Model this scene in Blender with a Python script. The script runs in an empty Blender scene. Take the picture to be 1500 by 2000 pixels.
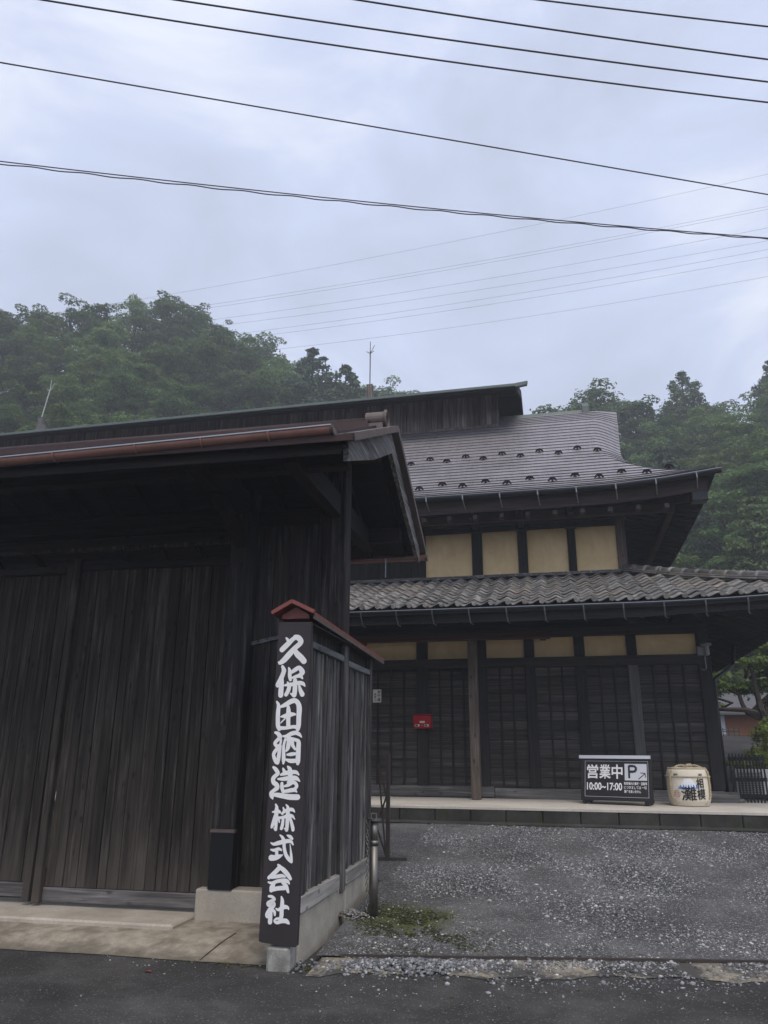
import bpy, bmesh, math, random
import numpy as np
from mathutils import Vector, Matrix
R = math.radians
random.seed(7); rng = np.random.default_rng(11)
scene = bpy.context.scene
COL = scene.collection

# ------------------------------------------------------------------ camera
cam_d = bpy.data.cameras.new('camera'); cam = bpy.data.objects.new('camera', cam_d); COL.objects.link(cam)
PITCH, YAW, ROLL, EYE = R(17.3), R(13.0), R(0.3), 1.5
cf = Vector((-math.sin(YAW)*math.cos(PITCH), math.cos(YAW)*math.cos(PITCH), math.sin(PITCH)))
cr = Vector((math.cos(YAW), math.sin(YAW), 0)); cu = cr.cross(cf)
cr, cu = math.cos(ROLL)*cr+math.sin(ROLL)*cu, -math.sin(ROLL)*cr+math.cos(ROLL)*cu
cam.matrix_world = Matrix(((cr.x, cu.x, -cf.x, 0), (cr.y, cu.y, -cf.y, 0), (cr.z, cu.z, -cf.z, EYE), (0, 0, 0, 1)))
cam_d.sensor_fit = 'HORIZONTAL'; cam_d.sensor_width = 36; cam_d.lens = 36.0
cam_d.clip_start = 0.05; cam_d.clip_end = 3000
scene.camera = cam

# ------------------------------------------------------------------ sky (overcast) and sun
SUN_EL, SUN_AZ = R(58), R(158)      # high, behind the camera and to the right
world = bpy.data.worlds.new('World'); scene.world = world; world.use_nodes = True
nt = world.node_tree; nt.nodes.clear()
def wn(t, **k):
    n = nt.nodes.new(t)
    for a, v in k.items(): setattr(n, a, v)
    return n
sky = wn('ShaderNodeTexSky', sky_type='NISHITA', sun_disc=False, sun_elevation=SUN_EL, sun_rotation=SUN_AZ, air_density=1.2, dust_density=3.0)
dim = wn('ShaderNodeVectorMath', operation='SCALE'); dim.inputs['Scale'].default_value = 0.10
nt.links.new(sky.outputs[0], dim.inputs[0])
tc = wn('ShaderNodeTexCoord'); mp = wn('ShaderNodeMapping'); mp.inputs['Scale'].default_value = (1.0, 1.0, 2.2)
nt.links.new(tc.outputs['Generated'], mp.inputs[0])
cn = wn('ShaderNodeTexNoise'); cn.inputs['Scale'].default_value = 2.9; cn.inputs['Detail'].default_value = 8; cn.inputs['Roughness'].default_value = 0.56; cn.inputs['Distortion'].default_value = 0.5
nt.links.new(mp.outputs[0], cn.inputs['Vector'])
cr_ = wn('ShaderNodeValToRGB'); el = cr_.color_ramp.elements
el[0].position = 0.32; el[0].color = (0.48, 0.53, 0.67, 1)
el[1].position = 0.70; el[1].color = (0.80, 0.835, 0.93, 1)
e = el.new(0.5); e.color = (0.555, 0.617, 0.80, 1)
nt.links.new(cn.outputs[0], cr_.inputs[0])
mx = wn('ShaderNodeMix', data_type='RGBA'); mx.inputs[0].default_value = 0.90
nt.links.new(dim.outputs[0], mx.inputs[6]); nt.links.new(cr_.outputs[0], mx.inputs[7])
bg = wn('ShaderNodeBackground'); bg.inputs['Strength'].default_value = 0.95
nt.links.new(mx.outputs[2], bg.inputs[0])
out = wn('ShaderNodeOutputWorld'); nt.links.new(bg.outputs[0], out.inputs[0])
sun_d = bpy.data.lights.new('sun', 'SUN'); sun = bpy.data.objects.new('sun', sun_d); COL.objects.link(sun)
sun_d.energy = 1.5; sun_d.angle = R(30); sun_d.color = (1.0, 0.91, 0.80)
sdir = Vector((math.sin(SUN_AZ)*math.cos(SUN_EL), math.cos(SUN_AZ)*math.cos(SUN_EL), math.sin(SUN_EL)))
sun.rotation_euler = sdir.to_track_quat('Z', 'Y').to_euler(); sun.location = (0, -5, 30)

vs = scene.view_settings
scene.display_settings.display_device = 'sRGB'
vs.view_transform = 'Standard'; vs.look = 'None'; vs.exposure = 0.45; vs.gamma = 1.0; vs.use_curve_mapping = False
scene.render.engine = 'CYCLES'
cy = scene.cycles
cy.use_denoising = True; cy.max_bounces = 6; cy.diffuse_bounces = 3; cy.glossy_bounces = 2; cy.transmission_bounces = 3; cy.volume_bounces = 2
cy.transparent_max_bounces = 6; cy.caustics_reflective = False; cy.caustics_refractive = False
cy.use_adaptive_sampling = True; cy.adaptive_threshold = 0.015

# ------------------------------------------------------------------ materials
MATS = {}
class NT:
    def __init__(s, name):
        m = bpy.data.materials.new(name); m.use_nodes = True; s.m = m; s.t = m.node_tree; s.t.nodes.clear(); MATS[name] = m
        s.o = s.n('ShaderNodeOutputMaterial')
    def n(s, t, ins=None, **k):
        n = s.t.nodes.new(t)
        for a, v in k.items(): setattr(n, a, v)
        for a, v in (ins or {}).items():
            if hasattr(v, 'is_linked') or isinstance(v, bpy.types.NodeSocket): s.t.links.new(v, n.inputs[a])
            else: n.inputs[a].default_value = v
        return n
    def noise(s, vec, scale, detail=5, rough=.55, dist=0):
        return s.n('ShaderNodeTexNoise', {'Vector': vec, 'Scale': scale, 'Detail': detail, 'Roughness': rough, 'Distortion': dist}).outputs[0]
    def ramp(s, fac, stops):
        r = s.n('ShaderNodeValToRGB', {0: fac}); e = r.color_ramp.elements
        while len(e) < len(stops): e.new(0.5)
        for q, (p, c) in zip(e, stops):
            q.position = p; q.color = (c, c, c, 1) if not hasattr(c, '__len__') else (*c, 1)
        return r.outputs[0]
    def mix(s, fac, a, b, mode='MIX'):
        n = s.t.nodes.new('ShaderNodeMix'); n.data_type = 'RGBA'; n.blend_type = mode
        for i, v in ((0, fac), (6, a), (7, b)):
            if isinstance(v, bpy.types.NodeSocket): s.t.links.new(v, n.inputs[i])
            elif i == 0: n.inputs[i].default_value = v
            else: n.inputs[i].default_value = (*v, 1) if len(v) == 3 else v
        return n.outputs[2]
    def math(s, op, a, b=0.0, c=None):
        n = s.t.nodes.new('ShaderNodeMath'); n.operation = op
        for i, v in enumerate((a, b) if c is None else (a, b, c)):
            if isinstance(v, bpy.types.NodeSocket): s.t.links.new(v, n.inputs[i])
            else: n.inputs[i].default_value = v
        return n.outputs[0]
    def vec(s, rand=True, scale=(1, 1, 1)):
        v = s.n('ShaderNodeTexCoord').outputs['Object']
        if rand:
            r = s.n('ShaderNodeObjectInfo').outputs['Random']
            k = s.n('ShaderNodeCombineXYZ', {0: s.math('MULTIPLY', r, 41.0), 1: s.math('MULTIPLY', r, 17.0), 2: s.math('MULTIPLY', r, 29.0)}).outputs[0]
            v = s.n('ShaderNodeVectorMath', {0: v, 1: k}, operation='ADD').outputs[0]
        if scale != (1, 1, 1):
            v = s.n('ShaderNodeMapping', {0: v, 'Scale': scale}).outputs[0]
        return v
    def bsdf(s, col, rough=.8, metal=0.0, bump=None, bstr=.3, bdist=.01, spec=.3):
        b = s.n('ShaderNodeBsdfPrincipled', {'Roughness': rough, 'Metallic': metal, 'Specular IOR Level': spec})
        if isinstance(col, bpy.types.NodeSocket): s.t.links.new(col, b.inputs[0])
        else: b.inputs[0].default_value = (*col, 1)
        if bump is not None:
            bp = s.n('ShaderNodeBump', {'Height': bump, 'Strength': bstr, 'Distance': bdist})
            s.t.links.new(bp.outputs[0], b.inputs['Normal'])
        s.t.links.new(b.outputs[0], s.o.inputs[0]); return b

def wood(name, dark, light, axis='Z', rough=.78, bstr=.5, vary=.45, knots=True, weather=None, foot=None):
    s = NT(name)
    al, ac = 1.3, 34.0
    sc = {'X': (al, ac, ac), 'Y': (ac, al, ac), 'Z': (ac, ac, al)}[axis]
    v = s.vec(True, sc)
    g = s.noise(v, 1.0, 7, .62, .6)
    v2 = s.vec(True, tuple(1.5 if q == ac else .5 for q in sc))
    big = s.noise(v2, 1.3, 4, .6)
    f = s.math('ADD', s.math('MULTIPLY', g, .62), s.math('MULTIPLY', big, .38))
    col = s.ramp(f, [(.38, dark), (.62, light)])
    if knots:
        kv = s.vec(True, {'X': (4.5, 10, 10), 'Y': (10, 4.5, 10), 'Z': (10, 10, 4.5)}[axis])
        vo = s.n('ShaderNodeTexVoronoi', {'Vector': kv, 'Scale': 1.0, 'Randomness': 1.0}).outputs['Distance']
        kf = s.ramp(vo, [(.10, 1.0), (.20, 0.0)])
        col = s.mix(s.math('MULTIPLY', kf, .75), col, tuple(c*.35 for c in dark))
    if weather:
        wv = s.vec(True, {'X': (1.1, 14, 14), 'Y': (14, 1.1, 14), 'Z': (14, 14, 1.1)}[axis])
        wf = s.ramp(s.noise(wv, 1.0, 6, .65), [(.50, 0.0), (.64, 1.0)])
        wf = s.math('MULTIPLY', wf, s.ramp(g, [(.38, 0.0), (.62, 1.0)]))
        col = s.mix(s.math('MULTIPLY', wf, .8), col, weather)
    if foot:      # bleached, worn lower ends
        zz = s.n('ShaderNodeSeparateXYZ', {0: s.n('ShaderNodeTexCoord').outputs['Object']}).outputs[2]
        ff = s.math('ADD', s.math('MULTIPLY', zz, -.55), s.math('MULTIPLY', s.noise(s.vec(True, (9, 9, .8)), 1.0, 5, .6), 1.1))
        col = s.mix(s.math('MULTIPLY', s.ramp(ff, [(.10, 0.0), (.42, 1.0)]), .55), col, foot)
    r = s.n('ShaderNodeObjectInfo').outputs['Random']
    k = s.math('MULTIPLY_ADD', r, vary, 1.0-vary*.5)
    col = s.n('ShaderNodeVectorMath', {0: col, 'Scale': k}, operation='SCALE').outputs[0]
    s.bsdf(col, rough, 0, g, bstr, .006, .25)
    return s.m

def plain(name, col, rough=.6, metal=0.0, amt=.18, scale=6.0, bstr=.0, spec=.4, detail=6):
    s = NT(name); v = s.vec(True)
    g = s.noise(v, scale, detail, .62)
    f = s.math('MULTIPLY_ADD', g, amt*2.4, 1.0-amt*1.2)
    c = s.n('ShaderNodeVectorMath', {0: col, 'Scale': f}, operation='SCALE').outputs[0]
    s.bsdf(c, rough, metal, g if bstr else None, bstr, .01, spec); return s.m

def concrete(name, a, b, stain, scale=1.0, bstr=.35, moss=None, sthr=(.55, .75), edge=None):
    s = NT(name); v = s.vec(False)
    n1 = s.noise(v, 2.2*scale, 8, .62, .2); n2 = s.noise(v, 38*scale, 5, .6); n3 = s.noise(v, .9*scale, 5, .6, .4)
    col = s.mix(s.ramp(n1, [(.35, 0.0), (.65, 1.0)]), a, b)
    col = s.mix(s.math('MULTIPLY', s.ramp(n3, [(sthr[0], 0.0), (sthr[1], 1.0)]), .75), col, stain)
    pit = s.ramp(s.n('ShaderNodeTexVoronoi', {'Vector': v, 'Scale': 22*scale}).outputs['Distance'], [(.03, 1.0), (.09, 0.0)])
    col = s.mix(s.math('MULTIPLY', pit, .7), col, tuple(c*.3 for c in stain))
    col = s.mix(s.math('MULTIPLY', s.ramp(n2, [(.3, 1.0), (.7, 0.0)]), .3), col, tuple(c*.5 for c in a))
    if moss:
        mf = s.ramp(s.noise(v, 3.5*scale, 7, .65), [(.52, 0.0), (.68, 1.0)])
        col = s.mix(s.math('MULTIPLY', mf, .85), col, moss)
    if edge:      # grime collected along the low road-side edge
        yy = s.n('ShaderNodeSeparateXYZ', {0: v}).outputs[1]
        ef = s.math('ADD', yy, s.math('MULTIPLY', s.noise(v, 4.0, 7, .7, .4), -.5))
        col = s.mix(s.math('MULTIPLY', s.ramp(s.math('ADD', ef, -edge[0]+.25), [(.02, 1.0), (edge[1]-edge[0]+.05, 0.0)]), .75), col, edge[2])
    s.bsdf(col, .9, 0, s.math('ADD', s.math('MULTIPLY', n2, .4), n1), bstr, .012, .2); return s.m

# timber of the gate
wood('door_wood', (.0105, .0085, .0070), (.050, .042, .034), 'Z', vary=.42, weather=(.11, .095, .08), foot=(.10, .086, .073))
wood('door_rail_wood', (.060, .056, .054), (.20, .19, .185), 'X', vary=.3, weather=(.30, .29, .29))
wood('post_wood', (.009, .008, .0075), (.034, .030, .027), 'Z', weather=(.11, .10, .095))
wood('beam_wood', (.010, .009, .008), (.032, .027, .024), 'X')
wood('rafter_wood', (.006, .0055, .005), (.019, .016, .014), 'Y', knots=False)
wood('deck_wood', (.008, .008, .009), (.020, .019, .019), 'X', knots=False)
wood('wing_wood', (.024, .023, .0225), (.112, .108, .105), 'Z', vary=.7, weather=(.32, .31, .295))
wood('wing_sill_wood', (.17, .16, .145), (.44, .42, .385), 'Y', vary=.2, weather=(.42, .41, .39))
wood('wing_rail_wood', (.07, .07, .072), (.22, .22, .22), 'Y', vary=.2)
wood('silver_wood', (.038, .036, .034), (.24, .23, .215), 'Y', rough=.8, vary=.2, knots=False, weather=(.45, .45, .46))
# timber of the house
wood('siding_wood', (.024, .022, .020), (.072, .066, .060), 'X', vary=.5, knots=False, weather=(.11, .105, .10))
wood('house_post_wood', (.012, .0115, .012), (.032, .030, .029), 'Z', vary=.3)
wood('house_beam_wood', (.020, .018, .018), (.050, .045, .042), 'X', vary=.3)
wood('red_beam_wood', (.045, .020, .014), (.10, .045, .032), 'X', vary=.2, knots=False)
wood('sill_wood', (.055, .054, .054), (.16, .155, .15), 'X', vary=.3, weather=(.26, .255, .25))
wood('pillar_wood', (.060, .045, .036), (.17, .135, .11), 'Z', vary=.2, weather=(.23, .19, .16))
wood('turret_wood', (.085, .073, .070), (.29, .25, .23), 'Z', vary=.7, knots=False, weather=(.42, .36, .32))
wood('fascia_wood', (.030, .021, .019), (.075, .052, .046), 'X', vary=.3, knots=False)
wood('grey_post_wood', (.06, .058, .056), (.125, .12, .116), 'Z', vary=.2, knots=False)
plain('black_wood', (.012, .012, .013), .75, 0, .35, 20, .3)
# metals, paint, plaster
plain('gutter_copper', (.30, .155, .118), .55, .1, .42, 5, .15)
plain('rust_roof', (.030, .0125, .0115), .6, .2, .5, 6, .2)
plain('ridge_tin', (.14, .108, .096), .6, .15, .4, 7, .2)
plain('red_paint', (.23, .062, .048), .5, 0, .35, 9, .15)
plain('black_sheet', (.008, .0085, .010), .45, .3, .25, 10, .0)
plain('copper_green', (.115, .145, .135), .55, .3, .3, 3, .1)
plain('dark_gutter', (.030, .031, .036), .4, .6, .3, 3, .0)
plain('gutter_edge', (.34, .36, .38), .35, .8, .2, 10)
plain('bracket_steel', (.24, .25, .26), .35, .85, .35, 30)
plain('stainless', (.22, .21, .19), .5, 1.0, .18, 4, .0)
plain('brown_steel', (.075, .062, .055), .5, .5, .3, 14)
plain('snow_guard_black', (.012, .012, .014), .5, .3, .2, 10)
plain('chain_steel', (.36, .35, .33), .45, .8, .4, 60)
plain('mail_red', (.32, .012, .018), .35, 0, .14, 5, .0)
plain('paper_white', (.66, .64, .58), .8, 0, .08, 20)
plain('ink_black', (.018, .017, .017), .6, 0, .15, 30)
plain('sign_white', (.80, .80, .80), .5, 0, .06, 14)
plain('sign_grey_white', (.60, .62, .66), .4, 0, .05, 10)
plain('sign_black', (.016, .015, .015), .4, 0, .2, 6)
plain('straw', (.50, .44, .33), .9, 0, .22, 60, .5)
plain('straw_rope', (.46, .38, .25), .9, 0, .35, 90, .7)
plain('barrel_cream', (.74, .68, .56), .85, 0, .12, 40, .25)
plain('fuji_white', (.80, .81, .84), .7, 0, .05, 20)
plain('fuji_blue', (.10, .25, .58), .7, 0, .15, 20)
plain('stamp_red', (.40, .14, .11), .7, 0, .2, 40)
plain('ac_white', (.50, .50, .47), .5, 0, .1, 8)
plain('wire_black', (.065, .067, .075), .5, .2, .1, 4)  # black cable lifted to dark grey, veiling glare painted into its colour
plain('wire_far', (.22, .225, .25), .5, .2, .1, 4)  # far lines paler still, their fading into the sky put into the colour
plain('lamp_metal', (.18, .18, .18), .45, .6, .3, 20)
plain('shed_orange', (.33, .135, .07), .8, 0, .25, 4, .2)
plain('shed_roof', (.11, .11, .115), .7, .1, .3, 4)
plain('white_paint', (.70, .71, .73), .6, 0, .1, 5)
plain('pink_wall', (.34, .26, .27), .8, 0, .12, 4)
plain('crate_black', (.03, .035, .035), .6, 0, .2, 8)
s = NT('plaster_ochre'); v = s.vec(True); n = s.noise(v, 2.2, 7, .6, .5); n2 = s.noise(v, 60, 4, .6)
c = s.mix(s.ramp(n, [(.35, 0.0), (.68, 1.0)]), (.74, .545, .285), (.90, .70, .41))
c = s.mix(s.math('MULTIPLY', s.ramp(s.noise(s.vec(True, (11, 11, .9)), 1.0, 6, .65), [(.55, 0.0), (.72, 1.0)]), .18), c, (.42, .30, .16))
s.bsdf(c, .92, 0, n2, .25, .004, .1)
s = NT('roof_metal'); v = s.vec(False); n = s.noise(v, 1.1, 6, .6); n2 = s.noise(s.vec(False, (9, 1.2, 1.2)), 1.5, 6, .6); n3 = s.noise(s.vec(False, (1.5, 1.5, 1.5)), 14, 3, .5)
f = s.math('ADD', s.math('MULTIPLY', n, .5), s.math('MULTIPLY', n2, .5))
c = s.ramp(f, [(.33, (.195, .180, .190)), (.66, (.31, .290, .302))])
s.bsdf(c, s.math('MULTIPLY_ADD', n3, .25, .36), .25, n3, .06, .01, .45)
s = NT('kawara'); v = s.vec(True); n = s.noise(v, 5, 7, .65); r_ = s.n('ShaderNodeObjectInfo').outputs['Random']
c = s.mix(s.ramp(n, [(.35, 0.0), (.7, 1.0)]), (.080, .077, .073), (.225, .215, .202))
c = s.mix(s.ramp(r_, [(.6, 0.0), (1.0, .7)]), c, (.20, .158, .12))
li = s.ramp(s.noise(s.n('ShaderNodeNewGeometry').outputs['Position'], 6.5, 8, .7), [(.57, 0.0), (.64, 1.0)])
c = s.mix(s.math('MULTIPLY', li, .75), c, (.40, .40, .36))
k = s.math('MULTIPLY_ADD', s.n('ShaderNodeTexWhiteNoise', {'W': s.math('MULTIPLY', r_, 977.0)}, noise_dimensions='1D').outputs[0], .6, .65)
c = s.n('ShaderNodeVectorMath', {0: c, 'Scale': k}, operation='SCALE').outputs[0]
s.bsdf(c, s.math('MULTIPLY_ADD', n, .3, .35), .0, n, .25, .01, .45)
concrete('base_concrete', (.40, .36, .30), (.56, .51, .43), (.33, .27, .20), 1.3)
concrete('wing_concrete', (.34, .31, .255), (.52, .475, .395), (.24, .165, .10), 1.2, .4, moss=None)
concrete('apron_concrete', (.27, .235, .185), (.45, .405, .33), (.17, .145, .11), 4.0, 1.0, sthr=(.50, .66), edge=(6.0, 6.16, (.10, .088, .066)))
concrete('terrace_concrete', (.54, .50, .44), (.66, .615, .54), (.46, .41, .34), .8, .2)
concrete('curb_concrete', (.036, .036, .033), (.075, .073, .066), (.025, .025, .022), 1.2, .5, moss=(.034, .042, .018))
concrete('stub_concrete', (.26, .26, .24), (.46, .455, .42), (.07, .07, .055), 3.5, .8, sthr=(.42, .60))
s = NT('strip_concrete'); v = s.n('ShaderNodeNewGeometry').outputs['Position']; n1 = s.noise(v, 1.9, 8, .68, .5); n2 = s.noise(v, 60, 4, .65)
c = s.mix(s.ramp(n1, [(.47, 0.0), (.56, 1.0)]), (.075, .071, .066), (.30, .265, .205))
c = s.mix(s.math('MULTIPLY', s.ramp(n2, [(.35, 1.0), (.6, 0.0)]), .5), c, (.05, .047, .042))
s.bsdf(c, .92, 0, n2, .6, .01, .2)
def ground_mat(name, ca, cb, spk, amt, scale, moss=False, fine=70):
    s = NT(name); v = s.n('ShaderNodeNewGeometry').outputs['Position']
    n1 = s.noise(v, .55, 6, .6, .3); n2 = s.noise(v, fine, 4, .65); n3 = s.noise(v, 5.0, 6, .65)
    col = s.mix(s.ramp(n1, [(.38, 0.0), (.62, 1.0)]), ca, cb)
    col = s.mix(s.math('MULTIPLY', s.ramp(s.noise(v, 1.7, 5, .6, .6), [(.44, 1.0), (.60, 0.0)]), .45), col, tuple(c*.5 for c in ca))
    col = s.mix(s.math('MULTIPLY', s.ramp(n3, [(.35, 1.0), (.62, 0.0)]), .35), col, tuple(c*.45 for c in ca))
    vo = s.n('ShaderNodeTexVoronoi', {'Vector': v, 'Scale': scale}); 
    cell = s.n('ShaderNodeSeparateColor', {0: vo.outputs['Color']}).outputs[0]
    f = s.math('MULTIPLY', s.ramp(cell, [(1-amt, 0.0), (1-amt*.55, 1.0)]), s.ramp(vo.outputs['Distance'], [(.34, 1.0), (.48, 0.0)]))
    col = s.mix(f, col, spk)
    col = s.mix(s.math('MULTIPLY', s.ramp(n2, [(.32, 1.0), (.60, 0.0)]), .55), col, tuple(c*.3 for c in ca))
    if moss:
        q = s.n('ShaderNodeVectorMath', {0: v, 1: (-1.45, 7.25, .12)}, operation='SUBTRACT').outputs[0]
        q = s.n('ShaderNodeMapping', {0: q, 'Scale': (1.05, 1.15, 1.0)}).outputs[0]
        d = s.n('ShaderNodeVectorMath', {0: q}, operation='LENGTH').outputs['Value']
        m = s.math('ADD', s.math('MULTIPLY', d, -1.0), s.math('MULTIPLY', s.noise(v, 4.5, 7, .7), 1.35))
        mf = s.ramp(m, [(-.12+.25, 0.0), (.18+.25, 1.0)])
        mc = s.mix(s.ramp(s.noise(v, 26, 6, .7), [(.38, 0.0), (.66, 1.0)]), (.030, .036, .012), (.115, .125, .030))
        col = s.mix(s.math('MULTIPLY', mf, .9), col, mc)
    h = s.math('ADD', s.math('MULTIPLY', n2, .7), s.math('MULTIPLY', vo.outputs['Distance'], -.6))
    s.bsdf(col, .88, 0, h, .75, .012, .25); return s.m
ground_mat('asphalt', (.046, .043, .041), (.108, .104, .101), (.19, .185, .18), .16, 80, fine=80)
ground_mat('gravel_ground', (.092, .091, .090), (.175, .174, .172), (.30, .298, .295), .45, 60, moss=True, fine=60)
ground_mat('earth', (.05, .048, .030), (.075, .07, .045), (.10, .10, .06), .2, 8)
ground_mat('hill_floor', (.016, .020, .010), (.035, .042, .020), (.05, .055, .03), .3, 2, fine=6)
def island(name, stops, rough=.85, big=None):
    s = NT(name); r = s.n('ShaderNodeNewGeometry').outputs['Random Per Island']
    c = s.ramp(r, stops)
    v = s.vec(False); n = s.noise(v, 60, 4, .6)
    c = s.n('ShaderNodeVectorMath', {0: c, 'Scale': s.math('MULTIPLY_ADD', n, .6, .7)}, operation='SCALE').outputs[0]
    s.bsdf(c, rough, 0, None, spec=.3); return s.m
island('stone_grey', [(0, (.055, .056, .057)), (.5, (.15, .152, .155)), (.8, (.28, .282, .285)), (.95, (.42, .418, .41)), (1, (.60, .59, .57))])
island('pebble_pale', [(0, (.075, .077, .082)), (.5, (.165, .170, .180)), (.85, (.28, .287, .30)), (1, (.46, .455, .44))])
island('moss_green', [(0, (.020, .024, .008)), (.6, (.042, .048, .015)), (1, (.078, .082, .027))])
def leaf(name, a, b, tint=.35, trans=.35, nsc=.35):
    s = NT(name); g = s.n('ShaderNodeNewGeometry'); r = g.outputs['Random Per Island']
    ob = s.n('ShaderNodeObjectInfo').outputs['Random']
    n = s.noise(s.n('ShaderNodeTexCoord').outputs['Object'], nsc*2.4, 3, .6)
    f = s.math('ADD', s.math('MULTIPLY', r, .45), s.math('MULTIPLY', s.ramp(n, [(.35, 0.0), (.65, 1.0)]), .55))
    c = s.mix(f, a, b)
    k = s.math('MULTIPLY_ADD', s.n('ShaderNodeTexWhiteNoise', {'W': s.math('MULTIPLY', ob, 173.0)}, noise_dimensions='1D').outputs[0], tint*2, 1-tint)
    c = s.n('ShaderNodeVectorMath', {0: c, 'Scale': k}, operation='SCALE').outputs[0]
    c = s.mix(s.math('MULTIPLY', s.n('ShaderNodeTexWhiteNoise', {'W': s.math('MULTIPLY', ob, 511.0)}, noise_dimensions='1D').outputs[0], .5), c, (.17, .225, .062))
    d = s.n('ShaderNodeBsdfPrincipled', {'Base Color': c, 'Roughness': .65, 'Specular IOR Level': .25})
    t = s.n('ShaderNodeBsdfTranslucent', {0: c})
    m = s.n('ShaderNodeMixShader', {0: trans, 1: d.outputs[0], 2: t.outputs[0]})
    s.t.links.new(m.outputs[0], s.o.inputs[0]); return s.m
leaf('leaf_broad', (.045, .088, .038), (.190, .285, .100), .48, .40)
leaf('leaf_conifer', (.032, .060, .036), (.080, .125, .066), .2, .25)
leaf('leaf_garden', (.045, .080, .022), (.14, .20, .05), .1)
leaf('leaf_shrub', (.08, .14, .022), (.33, .40, .085), .1, .4, 3)
plain('bark', (.045, .038, .032), .9, 0, .35, 8, .5)
plain('bark_near', (.060, .046, .036), .9, 0, .4, 14, .6)
M = MATS

# ------------------------------------------------------------------ mesh helpers
class MB:
    def __init__(s): s.v = []; s.f = []
    def add(s, vs_, fs):
        o = len(s.v); s.v += [tuple(p) for p in vs_]; s.f += [tuple(i+o for i in f) for f in fs]; return s
    def box(s, x0, x1, y0, y1, z0, z1):
        return s.add([(x0, y0, z0), (x1, y0, z0), (x1, y1, z0), (x0, y1, z0), (x0, y0, z1), (x1, y0, z1), (x1, y1, z1), (x0, y1, z1)],
                     [(0, 3, 2, 1), (4, 5, 6, 7), (0, 1, 5, 4), (1, 2, 6, 5), (2, 3, 7, 6), (3, 0, 4, 7)])
    def cbox(s, x0, x1, y0, y1, z0, z1, c=.006):
        # box with chamfered edges
        X, Y, Z = (x0, x1), (y0, y1), (z0, z1); vs_ = []; idx = {}
        sg = lambda i: 1 if i == 0 else -1
        for i in (0, 1):
            for j in (0, 1):
                for k in (0, 1):
                    for ax in range(3):
                        p = [X[i]+sg(i)*c, Y[j]+sg(j)*c, Z[k]+sg(k)*c]; p[ax] = (X[i], Y[j], Z[k])[ax]
                        idx[i, j, k, ax] = len(vs_); vs_.append(tuple(p))
        fs = []
        for ax in range(3):
            o1, o2 = [q for q in range(3) if q != ax]
            for t in (0, 1):
                quad = []
                for (p, q) in ((0, 0), (1, 0), (1, 1), (0, 1)):
                    ijk = [0, 0, 0]; ijk[ax] = t; ijk[o1] = p; ijk[o2] = q; quad.append(idx[(*ijk, ax)])
                fs.append(tuple(quad))
        for ax in range(3):        # edges along ax
            o1, o2 = [q for q in range(3) if q != ax]
            for p in (0, 1):
                for q in (0, 1):
                    a_ = [0, 0, 0]; b_ = [0, 0, 0]; a_[o1] = b_[o1] = p; a_[o2] = b_[o2] = q; a_[ax] = 0; b_[ax] = 1
                    fs.append((idx[(*a_, o1)], idx[(*b_, o1)], idx[(*b_, o2)], idx[(*a_, o2)]))
        for i in (0, 1):
            for j in (0, 1):
                for k in (0, 1): fs.append((idx[i, j, k, 0], idx[i, j, k, 1], idx[i, j, k, 2]))
        return s.add(vs_, fs)
    def prism(s, poly, axis, t0, t1):
        # poly: 2D outline; axis 0: (y,z) extruded in x, 1: (x,z) in y, 2: (x,y) in z
        def P(p, t): return {0: (t, p[0], p[1]), 1: (p[0], t, p[1]), 2: (p[0], p[1], t)}[axis]
        n = len(poly)
        return s.add([P(p, t0) for p in poly]+[P(p, t1) for p in poly],
                     [tuple(range(n))[::-1], tuple(range(n, 2*n))]+[(i, (i+1) % n, n+(i+1) % n, n+i) for i in range(n)])
    def tube(s, pts, rad, n=8, cap=True):
        pts = [Vector(p) for p in pts]; m = len(pts)
        rad = rad if hasattr(rad, '__len__') else [rad]*m
        u = None; vs_ = []
        for i, p in enumerate(pts):
            d = (pts[min(i+1, m-1)]-pts[max(i-1, 0)]).normalized()
            if u is None:
                u = d.orthogonal().normalized()
            else:
                u = (u-d*u.dot(d)); u = u.normalized() if u.length > 1e-6 else d.orthogonal().normalized()
            w = d.cross(u)
            for k in range(n):
                a_ = 2*math.pi*k/n; vs_.append(p+(u*math.cos(a_)+w*math.sin(a_))*rad[i])
        fs = [(i*n+k, i*n+(k+1) % n, (i+1)*n+(k+1) % n, (i+1)*n+k) for i in range(m-1) for k in range(n)]
        if cap: fs += [tuple(range(n))[::-1], tuple(range((m-1)*n, m*n))]
        return s.add(vs_, fs)
    def bar(s, p, q, w, h, up=(0, 0, 1)):
        # rectangular bar from p to q
        p, q = Vector(p), Vector(q); d = (q-p).normalized(); sd = d.cross(Vector(up)).normalized(); uu = sd.cross(d)
        c = [(-w/2, -h/2), (w/2, -h/2), (w/2, h/2), (-w/2, h/2)]
        vs_ = [e_+sd*a_+uu*b_ for e_ in (p, q) for a_, b_ in c]
        return s.add(vs_, [(3, 2, 1, 0), (4, 5, 6, 7)]+[(i, (i+1) % 4, 4+(i+1) % 4, 4+i) for i in range(4)])
    def lathe(s, prof, c=(0, 0), n=32):
        vs_ = [(c[0]+r_*math.cos(2*math.pi*k/n), c[1]+r_*math.sin(2*math.pi*k/n), z) for r_, z in prof for k in range(n)]
        m = len(prof)
        fs = [(i*n+k, i*n+(k+1) % n, (i+1)*n+(k+1) % n, (i+1)*n+k) for i in range(m-1) for k in range(n)]
        return s.add(vs_, fs+[tuple(range(n))[::-1], tuple(range((m-1)*n, m*n))])
    def mesh(s, name, mat, smooth=False):
        me = bpy.data.meshes.new(name); me.from_pydata(s.v, [], s.f); me.materials.append(mat)
        if smooth: me.polygons.foreach_set('use_smooth', [True]*len(me.polygons))
        me.update(); return me
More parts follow.
